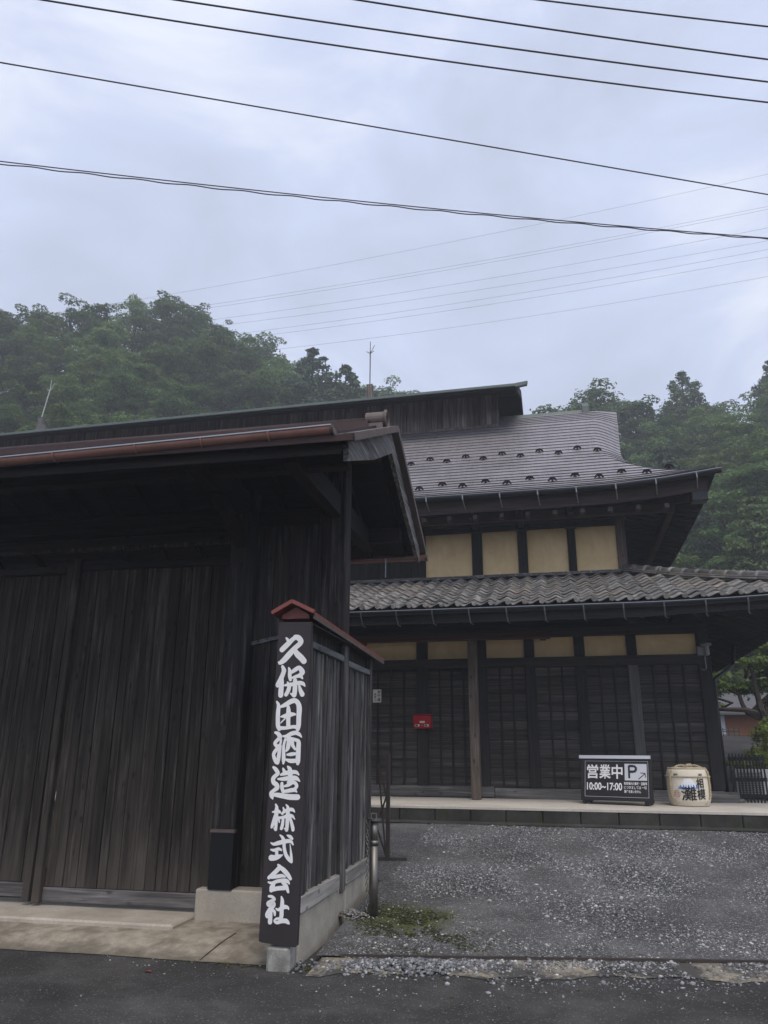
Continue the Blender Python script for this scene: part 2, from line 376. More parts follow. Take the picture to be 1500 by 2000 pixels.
def tri_mesh(name, V, F, mat, smooth=False):
    # V (n,3), F (m,k) numpy
    me = bpy.data.meshes.new(name); n, m, k = len(V), len(F), F.shape[1]
    me.vertices.add(n); me.vertices.foreach_set('co', np.asarray(V, np.float32).ravel())
    me.loops.add(m*k); me.loops.foreach_set('vertex_index', np.asarray(F, np.int32).ravel())
    me.polygons.add(m); me.polygons.foreach_set('loop_start', np.arange(0, m*k, k, dtype=np.int32))
    if smooth: me.polygons.foreach_set('use_smooth', np.ones(m, bool))
    me.materials.append(mat); me.update(calc_edges=True); me.validate(); return me
def fix_normals(me):
    bm = bmesh.new(); bm.from_mesh(me); bmesh.ops.recalc_face_normals(bm, faces=bm.faces); bm.to_mesh(me); bm.free()

def tag(o, label=None, cat=None, group=None, kind=None):
    if label: o['label'] = label
    if cat: o['category'] = cat
    if group: o['group'] = group
    if kind: o['kind'] = kind
    return o
class Thing:
    """An Empty at the thing's base; parts are given in the thing's frame (rotated by rz about the world origin)."""
    def __init__(s, name, label, cat, base=(0, 0, 0), rz=0.0, group=None):
        s.base = Vector(base); s.root = bpy.data.objects.new(name, None); COL.objects.link(s.root)
        s.root.empty_display_size = .2
        s.root.location = Matrix.Rotation(rz, 3, 'Z') @ s.base; s.root.rotation_euler = (0, 0, rz)
        tag(s.root, label, cat, group)
    def part(s, name, mb, mat, parent=None, smooth=False, label=None, kind=None, fix=False):
        me = mb.mesh(name, M[mat] if isinstance(mat, str) else mat, smooth) if isinstance(mb, MB) else mb
        if fix: fix_normals(me)
        o = bpy.data.objects.new(name, me); COL.objects.link(o)
        o.parent = parent or s.root
        if parent is None: o.location = -s.base
        if label: o['label'] = label
        if kind: o['kind'] = kind
        return o
    def place(s, name, me, loc, rot=(0, 0, 0), parent=None, scale=None):
        o = bpy.data.objects.new(name, me); COL.objects.link(o); o.parent = parent or s.root
        o.location = Vector(loc)-(s.base if parent is None else Vector()); o.rotation_euler = rot
        if scale: o.scale = scale
        return o
def single(name, mb, mat, label=None, cat=None, group=None, kind=None, smooth=False, rz=0, fix=False):
    me = mb.mesh(name, M[mat], smooth) if isinstance(mb, MB) else mb
    if fix: fix_normals(me)
    o = bpy.data.objects.new(name, me); COL.objects.link(o); o.rotation_euler = (0, 0, rz)
    return tag(o, label, cat, group, kind)
def text_mesh(body, box, fn, mat, offset=0.0, name='lettering', fit='both', line=1.0):
    """Text filled into box (u0,v0,u1,v1), mapped to 3-D by fn(u,v)."""
    cu_ = bpy.data.curves.new('txt', 'FONT'); cu_.body = body; cu_.offset = offset; cu_.resolution_u = 4; cu_.space_line = line
    o = bpy.data.objects.new('txt', cu_); COL.objects.link(o)
    me = bpy.data.meshes.new_from_object(o.evaluated_get(bpy.context.evaluated_depsgraph_get()))
    bpy.data.objects.remove(o); bpy.data.curves.remove(cu_)
    P = np.array([v.co[:] for v in me.vertices]); lo, hi = P.min(0), P.max(0)
    u0, v0, u1, v1 = box
    for v, p in zip(me.vertices, P):
        v.co = fn(u0+(p[0]-lo[0])/(hi[0]-lo[0])*(u1-u0), v0+(p[1]-lo[1])/(hi[1]-lo[1])*(v1-v0))
    me.name = name; me.materials.clear(); me.materials.append(M[mat]); me.update(); return me
def track_y(x): return 6.19+.193*(x+1.84)    # front edge of the yard
def zg(y, x=-1.9):                           # height of the sloping yard
    t0 = track_y(x); s_ = 5.2*max(y-t0, 0.0)/(11.4-t0); return .045+.067*s_+.0063*s_*s_
# ================================================================== ground
g = MB().box(-900, 900, -900, 900, -.6, -.06); single('ground', g, 'earth', kind='structure')
road = MB(); road.add([(-80, -30, 0), (80, -30, 0), (80, 7.6, 0), (-80, 7.6, 0)], [(0, 1, 2, 3)])
single('road', road, 'asphalt', kind='structure')
xs = [-14, -10, -6, -4, -2.6, -1.97, -1.93]+[-1.6+.4*i for i in range(30)]; NY = 40
V, F = [], []
for x in xs:
    y0 = 8.45 if x < -1.95 else track_y(x)
    for j in range(NY+1):
        y = y0+(14.2-y0)*j/NY; V.append((x, y, zg(min(y, 11.7), max(x, -1.9))+.010*math.sin(3.1*x+1.7*y)*math.sin(2.3*y-.8*x)))
for i in range(len(xs)-1):
    for j in range(NY): a = i*(NY+1)+j; F.append((a, a+NY+1, a+NY+2, a+1))
m_ = MB(); m_.v = V; m_.f = F
single('gravel_yard', m_, 'gravel_ground', kind='structure', smooth=True)
# worn concrete strip between road and yard, steel gate track behind it
st = MB(); n = 84; pts = []
for i in range(n+1):
    x = -1.88+i*.10; pts.append((x, track_y(x)-.33+.05*math.sin(4*x)+.04*math.sin(11*x)+.02*math.sin(29*x), .005)); pts.append((x, track_y(x)-.005, .034))
st.add(pts, [(2*i, 2*i+2, 2*i+3, 2*i+1) for i in range(n)])
single('concrete_strip', st, 'strip_concrete', kind='structure')
tr = MB(); tr.bar((-1.75, track_y(-1.75), .046), (7, track_y(7), .048), .022, .018)
tag(single('gate_track', tr, 'brown_steel', 'thin dark steel gate track along the front edge of the gravel', 'gate track'))

# ---- stones
ICO = bmesh.new(); bmesh.ops.create_icosphere(ICO, subdivisions=1, radius=1.0)
IV = np.array([v.co[:] for v in ICO.verts]); IF = np.array([[v.index for v in f.verts] for f in ICO.faces]); ICO.free()
def vnoise(x, y, s, seed):
    g_ = np.random.default_rng(seed).random((64, 64)); x = x*s+100; y = y*s+100
    i, j = np.floor(x).astype(int), np.floor(y).astype(int); u, w = x-i, y-j; u = u*u*(3-2*u); w = w*w*(3-2*w)
    G = lambda a, b: g_[a % 64, b % 64]
    return (G(i, j)*(1-u)+G(i+1, j)*u)*(1-w)+(G(i, j+1)*(1-u)+G(i+1, j+1)*u)*w
def stones(name, x, y, z, r, mat, flat=.6, bury=.35):
    n = len(x); sc = r[:, None]*rng.uniform(.65, 1.35, (n, 3)); sc[:, 2] *= flat
    a = rng.uniform(0, 2*np.pi, n); ca, sa = np.cos(a), np.sin(a)
    P = IV[None]*rng.uniform(.75, 1.2, (n, 12, 1))*sc[:, None]
    X = P[..., 0]*ca[:, None]-P[..., 1]*sa[:, None]+x[:, None]; Y = P[..., 0]*sa[:, None]+P[..., 1]*ca[:, None]+y[:, None]
    Z = P[..., 2]+(z+sc[:, 2]*(1-bury*2)*.5)[:, None]
    V = np.stack([X, Y, Z], -1).reshape(-1, 3); F = (IF[None]+12*np.arange(n)[:, None, None]).reshape(-1, 3)
    return single(name, tri_mesh(name, V, F, M[mat]), None, kind='stuff')
zgv = np.vectorize(zg); tyv = lambda x: 6.19+.193*(x+1.84)
N = 135000
x = rng.uniform(-1.9, 5.2, N); y = rng.uniform(6.15, 11.38, N)
dens = .55*vnoise(x, y, .8, 3)+.3*vnoise(x, y, 2.2, 4)+.15*vnoise(x, y, 6, 5)
dens += .18*np.exp(-((y-tyv(x)-.5)/.7)**2)+.16*np.exp(-((y-11.0)/.7)**2)
tk = (y-7.0)*.55+.35; dens -= .24*np.exp(-((x-tk)/.16)**2)+.24*np.exp(-((x-tk-1.25)/.18)**2)
dens -= .38*np.exp(-(((x-1.6)/.8)**2+((y-8.0)/.5)**2))+.3*np.exp(-(((x+1.5)/.55)**2+((y-7.2)/.45)**2))
keep = (y > tyv(x)+.03) & (rng.random(N) < np.clip((dens-.22)*2.3, .10, 1)) & (np.abs(x*.93) < y*.43+1.0)
x, y = x[keep], y[keep]
o = stones('gravel', x, y, zgv(y, np.maximum(x, -1.9)), np.clip(.0068*np.exp(rng.normal(0, .36, len(x))), .0035, .028), 'stone_grey')
n_ = 9000; gx2 = rng.uniform(-1.9, 4.5, n_); gy2 = tyv(gx2)+.06-rng.exponential(.20, n_); ok = (vnoise(gx2, gy2, 2.4, 12) > .42) & (gy2 > 4.2); gx2, gy2 = gx2[ok], gy2[ok]
stones('spilled_gravel', gx2, gy2, np.where(gy2 > tyv(gx2)-.33, .006+.03*np.clip((gy2-tyv(gx2)+.33)/.33, 0, 1), .001), np.clip(.0072*np.exp(rng.normal(0, .4, len(gx2))), .0035, .026), 'stone_grey')
tag(bpy.data.objects['spilled_gravel'], 'dark gravel spilled over the concrete strip and road edge', 'gravel')
tag(o, 'loose grey crushed gravel covering the yard before the terrace', 'gravel')
# pale pebbles heaped on the strip, more of them spilled towards the road
n = 900; px = rng.normal(-1.22, .27, n); py = tyv(px)-.12-np.abs(rng.normal(0, .11, n))+.05
n2 = 350; qx = rng.uniform(-.9, 4.0, n2); qy = tyv(qx)+.02-rng.exponential(.15, n2)
n3 = 130; wx = rng.uniform(-2.15, -1.0, n3); wy = 5.95+rng.normal(0, .07, n3)+.10*(wx+2)
px, py = np.r_[px, qx, wx], np.r_[py, qy, wy]; rr = rng.uniform(.008, .017, len(px))
pz = np.where(py > tyv(px)-.33, .006+.028*np.clip((py-tyv(px)+.33)/.33, 0, 1), .002)
pz[:900] += np.clip(.03*np.exp(-((px[:900]+1.22)/.25)**2-((py[:900]-tyv(px[:900])+.14)/.13)**2), 0, 1)*rng.random(900)
tag(stones('pebbles', px, py, pz, rr, 'pebble_pale', .75, .2), 'pale round pebbles heaped on the concrete strip in front of the yard', 'pebbles')
n = 420; x = rng.uniform(-3.6, 3.4, n); y = 5.98-rng.exponential(.8, n)*rng.random(n)+.1*np.clip(x+2, 0, 6); ok = y > 3.4; x, y = x[ok], y[ok]
tag(stones('scattered_stones', x, y, np.zeros(len(x)), rng.uniform(.003, .008, len(x))*np.where(rng.random(len(x)) < .06, 1.8, 1), 'stone_grey', .7, .2), 'small stones scattered over the dark asphalt road', 'stones')
# moss cushions at the foot of the wing fence and by the bollard
n = 3400; a = rng.normal(0, 1, (n, 2)); x = -1.42+a[:, 0]*.42; y = 7.08+a[:, 1]*.34-.25*a[:, 0]
n2 = 700; x = np.r_[x, rng.normal(-2.05, .30, n2)]; y = np.r_[y, 5.98+rng.normal(0, .035, n2)]
ok = (x > -1.87) | (y < 6.05); x, y = x[ok], y[ok]; ok = vnoise(x, y, 5, 8) > .42; x, y = x[ok], y[ok]
tag(stones('moss', x, y, np.where(y > tyv(np.maximum(x, -1.9))+.03, zgv(y, np.maximum(x, -1.9)), .003), rng.uniform(.005, .014, len(x)), 'moss_green', .35, .3), 'low green moss growing beside the bollard and wing fence', 'moss')
lf = MB().add([(-3.02, 5.62, .004), (-2.995, 5.60, .012), (-2.96, 5.625, .006), (-2.99, 5.65, .010)], [(0, 1, 2, 3)])
single('fallen_leaf', lf, 'red_paint', 'single small reddish fallen leaf on the dark road', 'leaf')

# ---- terrain behind: rising yard, then two wooded hills
CREST = [(-62, 26), (-50, 27), (-42.7, 27.6), (-38.3, 29.0), (-32.1, 31.2), (-27.2, 30.6), (-22.9, 28.6), (-18.6, 27.2), (-15.2, 26.6), (-8.9, 24.8), (-2.8, 20.0), (.5, 20.5), (3.3, 20.5), (6.6, 21.5), (10.2, 22.4), (11.7, 23.0), (13.9, 24.0), (15.9, 24.5), (22, 26), (40, 25)]
CA, CE = np.array(CREST).T
def crest_z(az): return EYE+75*math.tan(R(float(np.interp(az, CA, CE))))-7.5
def terr(az, r):
    base = .72+(min(r, 36)-14)*.078
    if r > 33:
        t = min((r-33)/42, 1); base += (crest_z(az)-base)*(t**1.12)
    if r > 75: base += (r-75)*.12
    return base
azs = np.arange(-64, 42.1, 2.0); rs = [14, 17, 20, 23, 26, 29, 32, 35, 39, 43, 48, 53, 58, 63, 68, 75, 85, 100, 120]
V, F = [], []
for a in azs:
    for r_ in rs:
        zj = .5*math.sin(a*.7+r_*.21)+.4*math.sin(a*1.9-r_*.4) if r_ > 36 else 0
        zz = terr(a, r_)+zj
        if r_ < 16: zz = .45
        V.append((r_*math.sin(R(a)), r_*math.cos(R(a)), zz))
for i in range(len(azs)-1):
    for j in range(len(rs)-1): a = i*len(rs)+j; F.append((a, a+len(rs), a+len(rs)+1, a+1))
m_ = MB(); m_.v = V; m_.f = F
single('hillside', m_, 'hill_floor', kind='structure', smooth=True)
# ================================================================== gate (frame turned by GZ about the world origin)
GZ = R(1.25)
gate = Thing('wooden_gate', 'large dark weathered timber gate with board doors and gabled roof at left', 'gate', (-3.0, 7.0, .1), GZ)
G = gate.part
RB, RZ, SL = 7.26, 4.655, .462                 # ridge line and slope of the roof
def rz_(b, off=0): return RZ+off-SL*abs(b-RB)
A0, A1 = -8.6, -1.44                           # roof ends
# roof deck (one slab per slope), boards seen from below
for nm, b0, b1 in (('front', 5.42, RB), ('rear', RB, 9.08)):
    nb = 9
    sl = MB()
    for i in range(nb):
        p = b0+(b1-b0)*i/nb; q = b0+(b1-b0)*(i+1)/nb-.004*(1)
        sl.add([(A0, p, rz_(p)), (A1, p, rz_(p)), (A1, q, rz_(q)), (A0, q, rz_(q)),
                (A0, p, rz_(p, .024)), (A1, p, rz_(p, .024)), (A1, q, rz_(q, .024)), (A0, q, rz_(q, .024))],
               [(3, 2, 1, 0), (4, 5, 6, 7), (0, 1, 5, 4), (1, 2, 6, 5), (2, 3, 7, 6), (3, 0, 4, 7)])
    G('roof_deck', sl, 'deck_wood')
roof = MB()
for b0, b1 in ((5.36, RB), (9.14, RB)):
    p, q = b0, b1
    roof.add([(A0, p, rz_(p, .03)), (A1+.07, p, rz_(p, .03)), (A1+.07, q, rz_(q, .03)), (A0, q, rz_(q, .03)),
              (A0, p, rz_(p, .085)), (A1+.07, p, rz_(p, .085)), (A1+.07, q, rz_(q, .085)), (A0, q, rz_(q, .085))],
             [(3, 2, 1, 0), (4, 5, 6, 7), (0, 1, 5, 4), (1, 2, 6, 5), (2, 3, 7, 6), (3, 0, 4, 7)])
roof_o = G('roof', roof, 'rust_roof', fix=True)
k = 0
a = A0+.3
while a < A1:                                   # raised seams of the sheet roof
    sm = MB()
    for b0, b1 in ((5.38, RB-.12), (RB+.12, 9.1)): sm.bar((a, b0, rz_(b0, .098)), (a, b1, rz_(b1, .098)), .02, .03)
    gate.part('seam', sm, 'rust_roof', parent=roof_o); a += .42
rd = MB().prism([(RB-.13, RZ-.0), (RB+.13, RZ-.0), (RB+.10, RZ+.14), (RB-.10, RZ+.14)], 0, A0, -1.66)
rd_o = gate.part('ridge', rd, 'rust_roof', parent=roof_o)
rc = MB().tube([(A0, RB, RZ+.15), (-1.66, RB, RZ+.15)], .055, 12); gate.part('ridge_cap', rc, 'rust_roof', parent=roof_o, smooth=True)
ro = MB(); ro.tube([(-1.70, RB, RZ+.17), (-1.50, RB, RZ+.17)], .085, 20)
ring = [( -1.49, RB+.088*math.cos(t), RZ+.17+.088*math.sin(t)) for t in np.linspace(0, 2*math.pi, 25)]
ro.tube(ring, .018, 8, False); ro.box(-1.68, -1.51, RB-.10, RB+.10, RZ-.06, RZ+.10)
gate.part('ridge_end_ornament', ro, 'ridge_tin', parent=roof_o)
# bargeboards at the gable end
fb = [(5.50, 3.69), (5.475, 3.86), (RB-.002, 4.655), (RB-.002, 4.44), (6.4, 4.04)]
G('bargeboard', MB().prism(fb, 0, A1-.035, A1+.01), 'silver_wood', label='silvery weathered bargeboard with swirling grain')
fb2 = [(9.02, 3.69), (9.045, 3.86), (RB+.002, 4.655), (RB+.002, 4.44), (8.1, 4.06)]
G('bargeboard', MB().prism(fb2, 0, A1-.035, A1+.01), 'silver_wood')
vg = MB()
for b0 in (5.40, 9.10): vg.bar((A1+.035, b0, rz_(b0, .055)), (A1+.035, RB, rz_(RB, .055)), .09, .065)
G('verge_board', vg, plain('verge_brown', (.115, .090, .080), .75, 0, .4, 9, .3))
# rafters and purlins
for i in range(17):
    a = -1.62-i*.42
    rf = MB()
    for b0 in (5.50, 9.0): rf.bar((a, b0, rz_(b0, -.045)), (a, RB-.02*(1 if b0 < 7 else -1), rz_(RB, -.045)), .055, .085)
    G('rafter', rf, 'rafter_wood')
for b, z, nm in ((6.02, rz_(6.02)-.17, 'purlin'), (8.50, rz_(8.5)-.17, 'purlin'), (RB, RZ-.20, 'purlin')):
    G(nm, MB().cbox(A0+.3, A1-.12, b-.07, b+.07, z-.085, z+.075, .012), 'beam_wood')
G('eave_fascia', MB().box(A0, A1-.04, 5.44, 5.465, 3.735, 3.845), 'beam_wood')
# main frame
def post(a0, a1, b0, b1, z0, z1, mat='post_wood', nm='post'): return G(nm, MB().cbox(a0, a1, b0, b1, z0, z1, .012), mat)
post(-2.995, -2.775, 6.93, 7.15, .34, 4.02)
post(-6.78, -6.56, 6.93, 7.15, .34, 4.02)
gp = post(-2.125, -1.885, 7.17, 7.41, .345, 4.55)
for a in (-2.885, -2.0, -6.67):                                 # cantilever arms carrying the purlins
    arm = MB().prism([(5.72, 3.80), (5.66, 3.90), (5.70, 3.99), (8.80, 3.99), (8.84, 3.90), (8.78, 3.80), (8.3, 3.77), (6.3, 3.77)], 0, a-.065, a+.065)
    G('bracket_arm', arm, 'rafter_wood')
    if a < -2.5: G('strut', MB().bar((a, 7.2, 3.35), (a, 6.25, 3.80), .09, .11), 'rafter_wood')
    if a < -2.5: G('strut', MB().bar((a, 7.4, 3.35), (a, 8.3, 3.80), .09, .11), 'rafter_wood')
G('lintel', MB().cbox(-6.56, -2.995, 6.97, 7.13, 3.665, 3.84, .012), 'beam_wood')
G('lintel', MB().cbox(-2.775, -2.125, 7.08, 7.24, 3.665, 3.84, .012), 'beam_wood')
G('lintel', MB().cbox(-9.0, -6.78, 6.97, 7.13, 3.665, 3.84, .012), 'beam_wood')
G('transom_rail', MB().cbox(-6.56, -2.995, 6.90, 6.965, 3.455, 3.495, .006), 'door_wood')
G('door_head', MB().cbox(-4.64, -2.995, 6.98, 7.10, 3.27, 3.345, .008), 'beam_wood')
G('door_head', MB().cbox(-6.56, -4.82, 6.98, 7.10, 3.25, 3.325, .008), 'beam_wood')
for a in (-3.35, -3.75, -4.2, -5.2, -5.7, -6.2):
    G('transom_strut', MB().bar((a, 6.93, 3.46), (a+.02, 7.12, 3.34), .035, .05), 'rafter_wood')
# transom back boards so that the dark space above the doors is closed
tb = G('transom_panel', MB().box(-6.56, -2.995, 7.16, 7.18, 3.27, 3.67), 'beam_wood')
# doors: planks are pieces of the door leaf
def leaf_door(a0, a1, b, zb, zt, railz, seed):
    rnd = random.Random(seed)
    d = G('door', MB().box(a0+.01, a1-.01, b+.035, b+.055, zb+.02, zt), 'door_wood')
    a = a0
    while a < a1-.03:
        w = min(rnd.uniform(.085, .135), a1-a)
        if a1-(a+w) < .05: w = a1-a
        db = rnd.uniform(-.004, .006)
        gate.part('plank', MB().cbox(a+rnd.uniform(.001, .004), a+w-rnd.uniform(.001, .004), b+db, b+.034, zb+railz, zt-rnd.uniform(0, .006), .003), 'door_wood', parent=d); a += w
    gate.part('bottom_rail', MB().cbox(a0, a1, b-.016, b+.034, zb, zb+railz-.003, .006), 'door_rail_wood', parent=d)
    return d
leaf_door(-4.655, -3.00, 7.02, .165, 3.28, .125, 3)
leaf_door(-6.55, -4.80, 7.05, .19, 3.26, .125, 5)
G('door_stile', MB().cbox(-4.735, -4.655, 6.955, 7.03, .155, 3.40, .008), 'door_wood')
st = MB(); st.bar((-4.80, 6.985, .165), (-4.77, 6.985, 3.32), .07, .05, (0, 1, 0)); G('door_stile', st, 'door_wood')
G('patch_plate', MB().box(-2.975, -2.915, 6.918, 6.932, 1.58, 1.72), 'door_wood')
G('post_cover', MB().cbox(-2.985, -2.765, 6.885, 6.93, .345, .805, .004), 'black_sheet', label='black sheet metal cover on the foot of the gate post')
G('cover_trim', MB().box(-2.99, -2.76, 6.88, 6.93, .806, .83), 'ridge_tin')
# board wall between the main post and the gable post
wl = G('side_wall', MB().box(-2.775, -2.125, 7.16, 7.18, .345, 3.67), 'post_wood'); a = -2.775; rnd = random.Random(9)
while a < -2.13:
    w = min(rnd.uniform(.15, .22), -2.125-a)
    gate.part('wall_board', MB().cbox(a+.002, a+w-.002, 7.10+rnd.uniform(-.003, .003), 7.158, .345, 3.665, .003), 'post_wood', parent=wl); a += w
G('wall_rail', MB().bar((-2.775, 7.085, 2.49), (-2.10, 7.085, 2.63), .03, .035, (0, 0, 1)), 'wing_rail_wood')
G('footing', MB().cbox(-3.10, -2.05, 6.90, 7.40, -.02, .345, .012), 'base_concrete', label='cast concrete footing under the gate post')
G('footing', MB().cbox(-7.2, -6.45, 6.90, 7.40, -.02, .345, .012), 'base_concrete')
# threshold and apron
G('threshold', MB().cbox(-6.45, -3.10, 6.50, 7.30, .0, .135, .015), 'base_concrete')
# gutter with joints
gt = MB(); gp0, gp1 = (A0, 5.37, 3.79), (-1.53, 5.37, 3.925)
def gz(a): return 3.925+(a+1.53)*(3.925-3.79)/(gp1[0]-gp0[0])
n = 10; ga = [A0+(gp1[0]-A0)*i/30 for i in range(31)]; V = []; F = []
for r_ in (.058, .052):
    for a in ga:
        for k in range(n+1):
            t = math.pi+math.pi*k/n; V.append((a, 5.37+r_*math.cos(t), gz(a)+r_*math.sin(t)))
m1 = len(ga)*(n+1)
for i in range(len(ga)-1):
    for k in range(n):
        q = i*(n+1)+k; F.append((q, q+1, q+n+2, q+n+1)); F.append((m1+q, m1+q+n+1, m1+q+n+2, m1+q+1))
gt.v = V; gt.f = F
for k in (0, n):
    for i in range(len(ga)-1): q = i*(n+1)+k; gt.f.append((q, q+n+1, m1+q+n+1, m1+q))
gut = G('gutter', gt, 'gutter_copper', smooth=True, label='reddish copper coloured half-round gutter along the front eave')
gate.part('gutter_lip', MB().bar((A0, 5.31, gz(A0)+.003), (-1.53, 5.31, gz(-1.53)+.003), .012, .010), 'gutter_edge', parent=gut)
ge = MB().prism([(5.37+.062*math.cos(math.pi+math.pi*k/12), gz(-1.53)+.062*math.sin(math.pi+math.pi*k/12)) for k in range(13)], 0, -1.545, -1.515)
gate.part('gutter_end_cap', ge, 'ridge_tin', parent=gut)
for a in (-2.05, -2.62, -3.2, -3.95, -4.7, -5.5, -6.4):
    b_ = MB().tube([(a, 5.37+.061*math.cos(math.pi+math.pi*k/10), gz(a)+.061*math.sin(math.pi+math.pi*k/10)) for k in range(11)], .009, 6)
    gate.part('gutter_strap', b_, 'gutter_copper', parent=gut)
rg = MB(); rg.tube([(A0, 9.16, 3.79), (-1.36, 9.16, 3.80)], .048, 10); rgo = G('rear_gutter', rg, 'gutter_copper', smooth=True)
gate.part('gutter_end_cap', MB().tube([(-1.37, 9.16, 3.80), (-1.352, 9.16, 3.80)], .056, 10), 'ridge_tin', parent=rgo)
G('rear_tie_rod', MB().tube([(-2.1, 8.75, 3.70), (-1.42, 8.75, 3.70)], .008, 6), 'bracket_steel')
G('rear_downpipe', MB().tube([(-1.80, 8.75, 3.70), (-1.80, 8.75, 3.47)], .010, 6), 'bracket_steel')
# apron slope in front of the gate (setting)
ap = MB(); na = 24; pts = []
for i in range(na+1):
    a = -9.0+i*(6.95/na)
    pts += [(a, 6.03+.012*math.sin(5*a)-.02*max(0, a+3), .006), (a, 6.30, .075), (a, 6.515, .098), (a, 6.95, .10)]
for i in range(na):
    for j in range(3): q = 4*i+j; ap.f.append((q, q+4, q+5, q+1))
ap.v = pts
single('gate_apron', ap, 'apron_concrete', kind='structure', rz=GZ, smooth=True)

sm_ = MB().add([(-2.640, 6.03, .012), (-2.630, 6.03, .012), (-2.575, 6.30, .079), (-2.585, 6.30, .079), (-2.545, 6.51, .102), (-2.555, 6.51, .102)], [(0, 1, 2, 3), (3, 2, 4, 5)])
single('apron_joint', sm_, 'ink_black', kind='structure', rz=GZ)
# ================================================================== wing fence
wing = Thing('wing_fence', 'narrow weathered board fence with little red roof, beside the tall white-lettered signboard', 'fence', (-1.95, 7.2, .05), GZ)
W = wing.part
bs = W('concrete_base', MB().cbox(-2.05, -1.885, 6.06, 6.86, -.06, .342, .010), 'wing_concrete')
W('concrete_base', MB().cbox(-2.05, -1.887, 6.863, 7.43, -.06, .342, .010), 'wing_concrete')
W('concrete_base', MB().cbox(-2.05, -1.885, 7.433, 8.42, -.06, .342, .010), 'wing_concrete')
W('sill', MB().cbox(-2.0, -1.868, 6.06, 7.165, .345, .462, .008), 'wing_sill_wood')
W('sill', MB().cbox(-2.0, -1.868, 7.415, 8.33, .345, .462, .008), 'wing_sill_wood')
W('post', MB().cbox(-2.03, -1.875, 6.06, 6.17, .465, 2.50, .008), 'wing_wood')
W('post', MB().cbox(-2.02, -1.872, 8.335, 8.42, .345, 2.48, .008), 'wing_wood')
W('post_casing', MB().cbox(-1.90, -1.872, 7.215, 7.37, .30, 2.56, .008), 'wing_wood')
W('rail', MB().cbox(-1.93, -1.878, 6.17, 7.21, 2.315, 2.372, .006), 'wing_rail_wood')
W('rail', MB().cbox(-1.93, -1.878, 7.375, 8.335, 2.29, 2.348, .006), 'wing_rail_wood')
rnd = random.Random(4)
for b0, b1 in ((6.17, 7.21), (7.375, 8.335)):
    b = b0
    while b < b1-.02:
        w = min(rnd.uniform(.105, .155), b1-b)
        if b1-b-w < .05: w = b1-b
        W('board', MB().cbox(-1.955, -1.918+rnd.uniform(-.004, .008), b+.003, b+w-.003, .46, 2.315 if b0 < 7 else 2.29, .003), 'wing_wood')
        if rnd.random() < .75 and b > b0+.01: W('batten', MB().cbox(-1.918, -1.895, b-.017, b+.017, .46, 2.31 if b0 < 7 else 2.285, .004), 'wing_wood')
        b += w
W('back_board', MB().box(-1.99, -1.957, 6.17, 8.335, .46, 2.5), 'post_wood')
W('frieze_board', MB().box(-1.96, -1.93, 6.17, 8.40, 2.375, 2.53), 'post_wood')
# little roof
rfw = W('roof', MB().add([(-1.985, 5.93, 2.665), (-1.985, 8.72, 2.60), (-1.80, 8.72, 2.505), (-1.80, 5.93, 2.575), (-2.15, 8.72, 2.505), (-2.15, 5.93, 2.575),
                (-1.985, 5.93, 2.645), (-1.985, 8.72, 2.58), (-1.80, 8.72, 2.485), (-1.80, 5.93, 2.555), (-2.15, 8.72, 2.485), (-2.15, 5.93, 2.555)],
               [(0, 3, 2, 1), (0, 1, 4, 5), (6, 7, 8, 9), (6, 11, 10, 7), (3, 9, 8, 2), (5, 4, 10, 11), (0, 6, 9, 3), (0, 5, 11, 6), (1, 2, 8, 7), (1, 7, 10, 4)]), 'red_paint', fix=True)
fr = MB(); fr.bar((-1.985, 5.915, 2.662), (-1.795, 5.915, 2.570), .03, .05, (0, 1, 0)); fr.bar((-1.985, 5.915, 2.662), (-2.155, 5.915, 2.570), .03, .05, (0, 1, 0))
wing.part('gable_trim', fr, 'red_paint', parent=rfw)
wing.part('gable_panel', MB().prism([(-2.09, 2.53), (-1.86, 2.53), (-1.86, 2.56), (-1.975, 2.625), (-2.09, 2.56)], 1, 5.97, 6.0), 'red_paint', parent=rfw)
wing.part('eave_board', MB().bar((-1.807, 5.94, 2.54), (-1.807, 8.71, 2.472), .012, .045, (0, 0, 1)), 'ridge_tin', parent=rfw)
wing.part('soffit', MB().box(-2.13, -1.82, 6.0, 8.6, 2.475, 2.487), 'post_wood', parent=rfw)

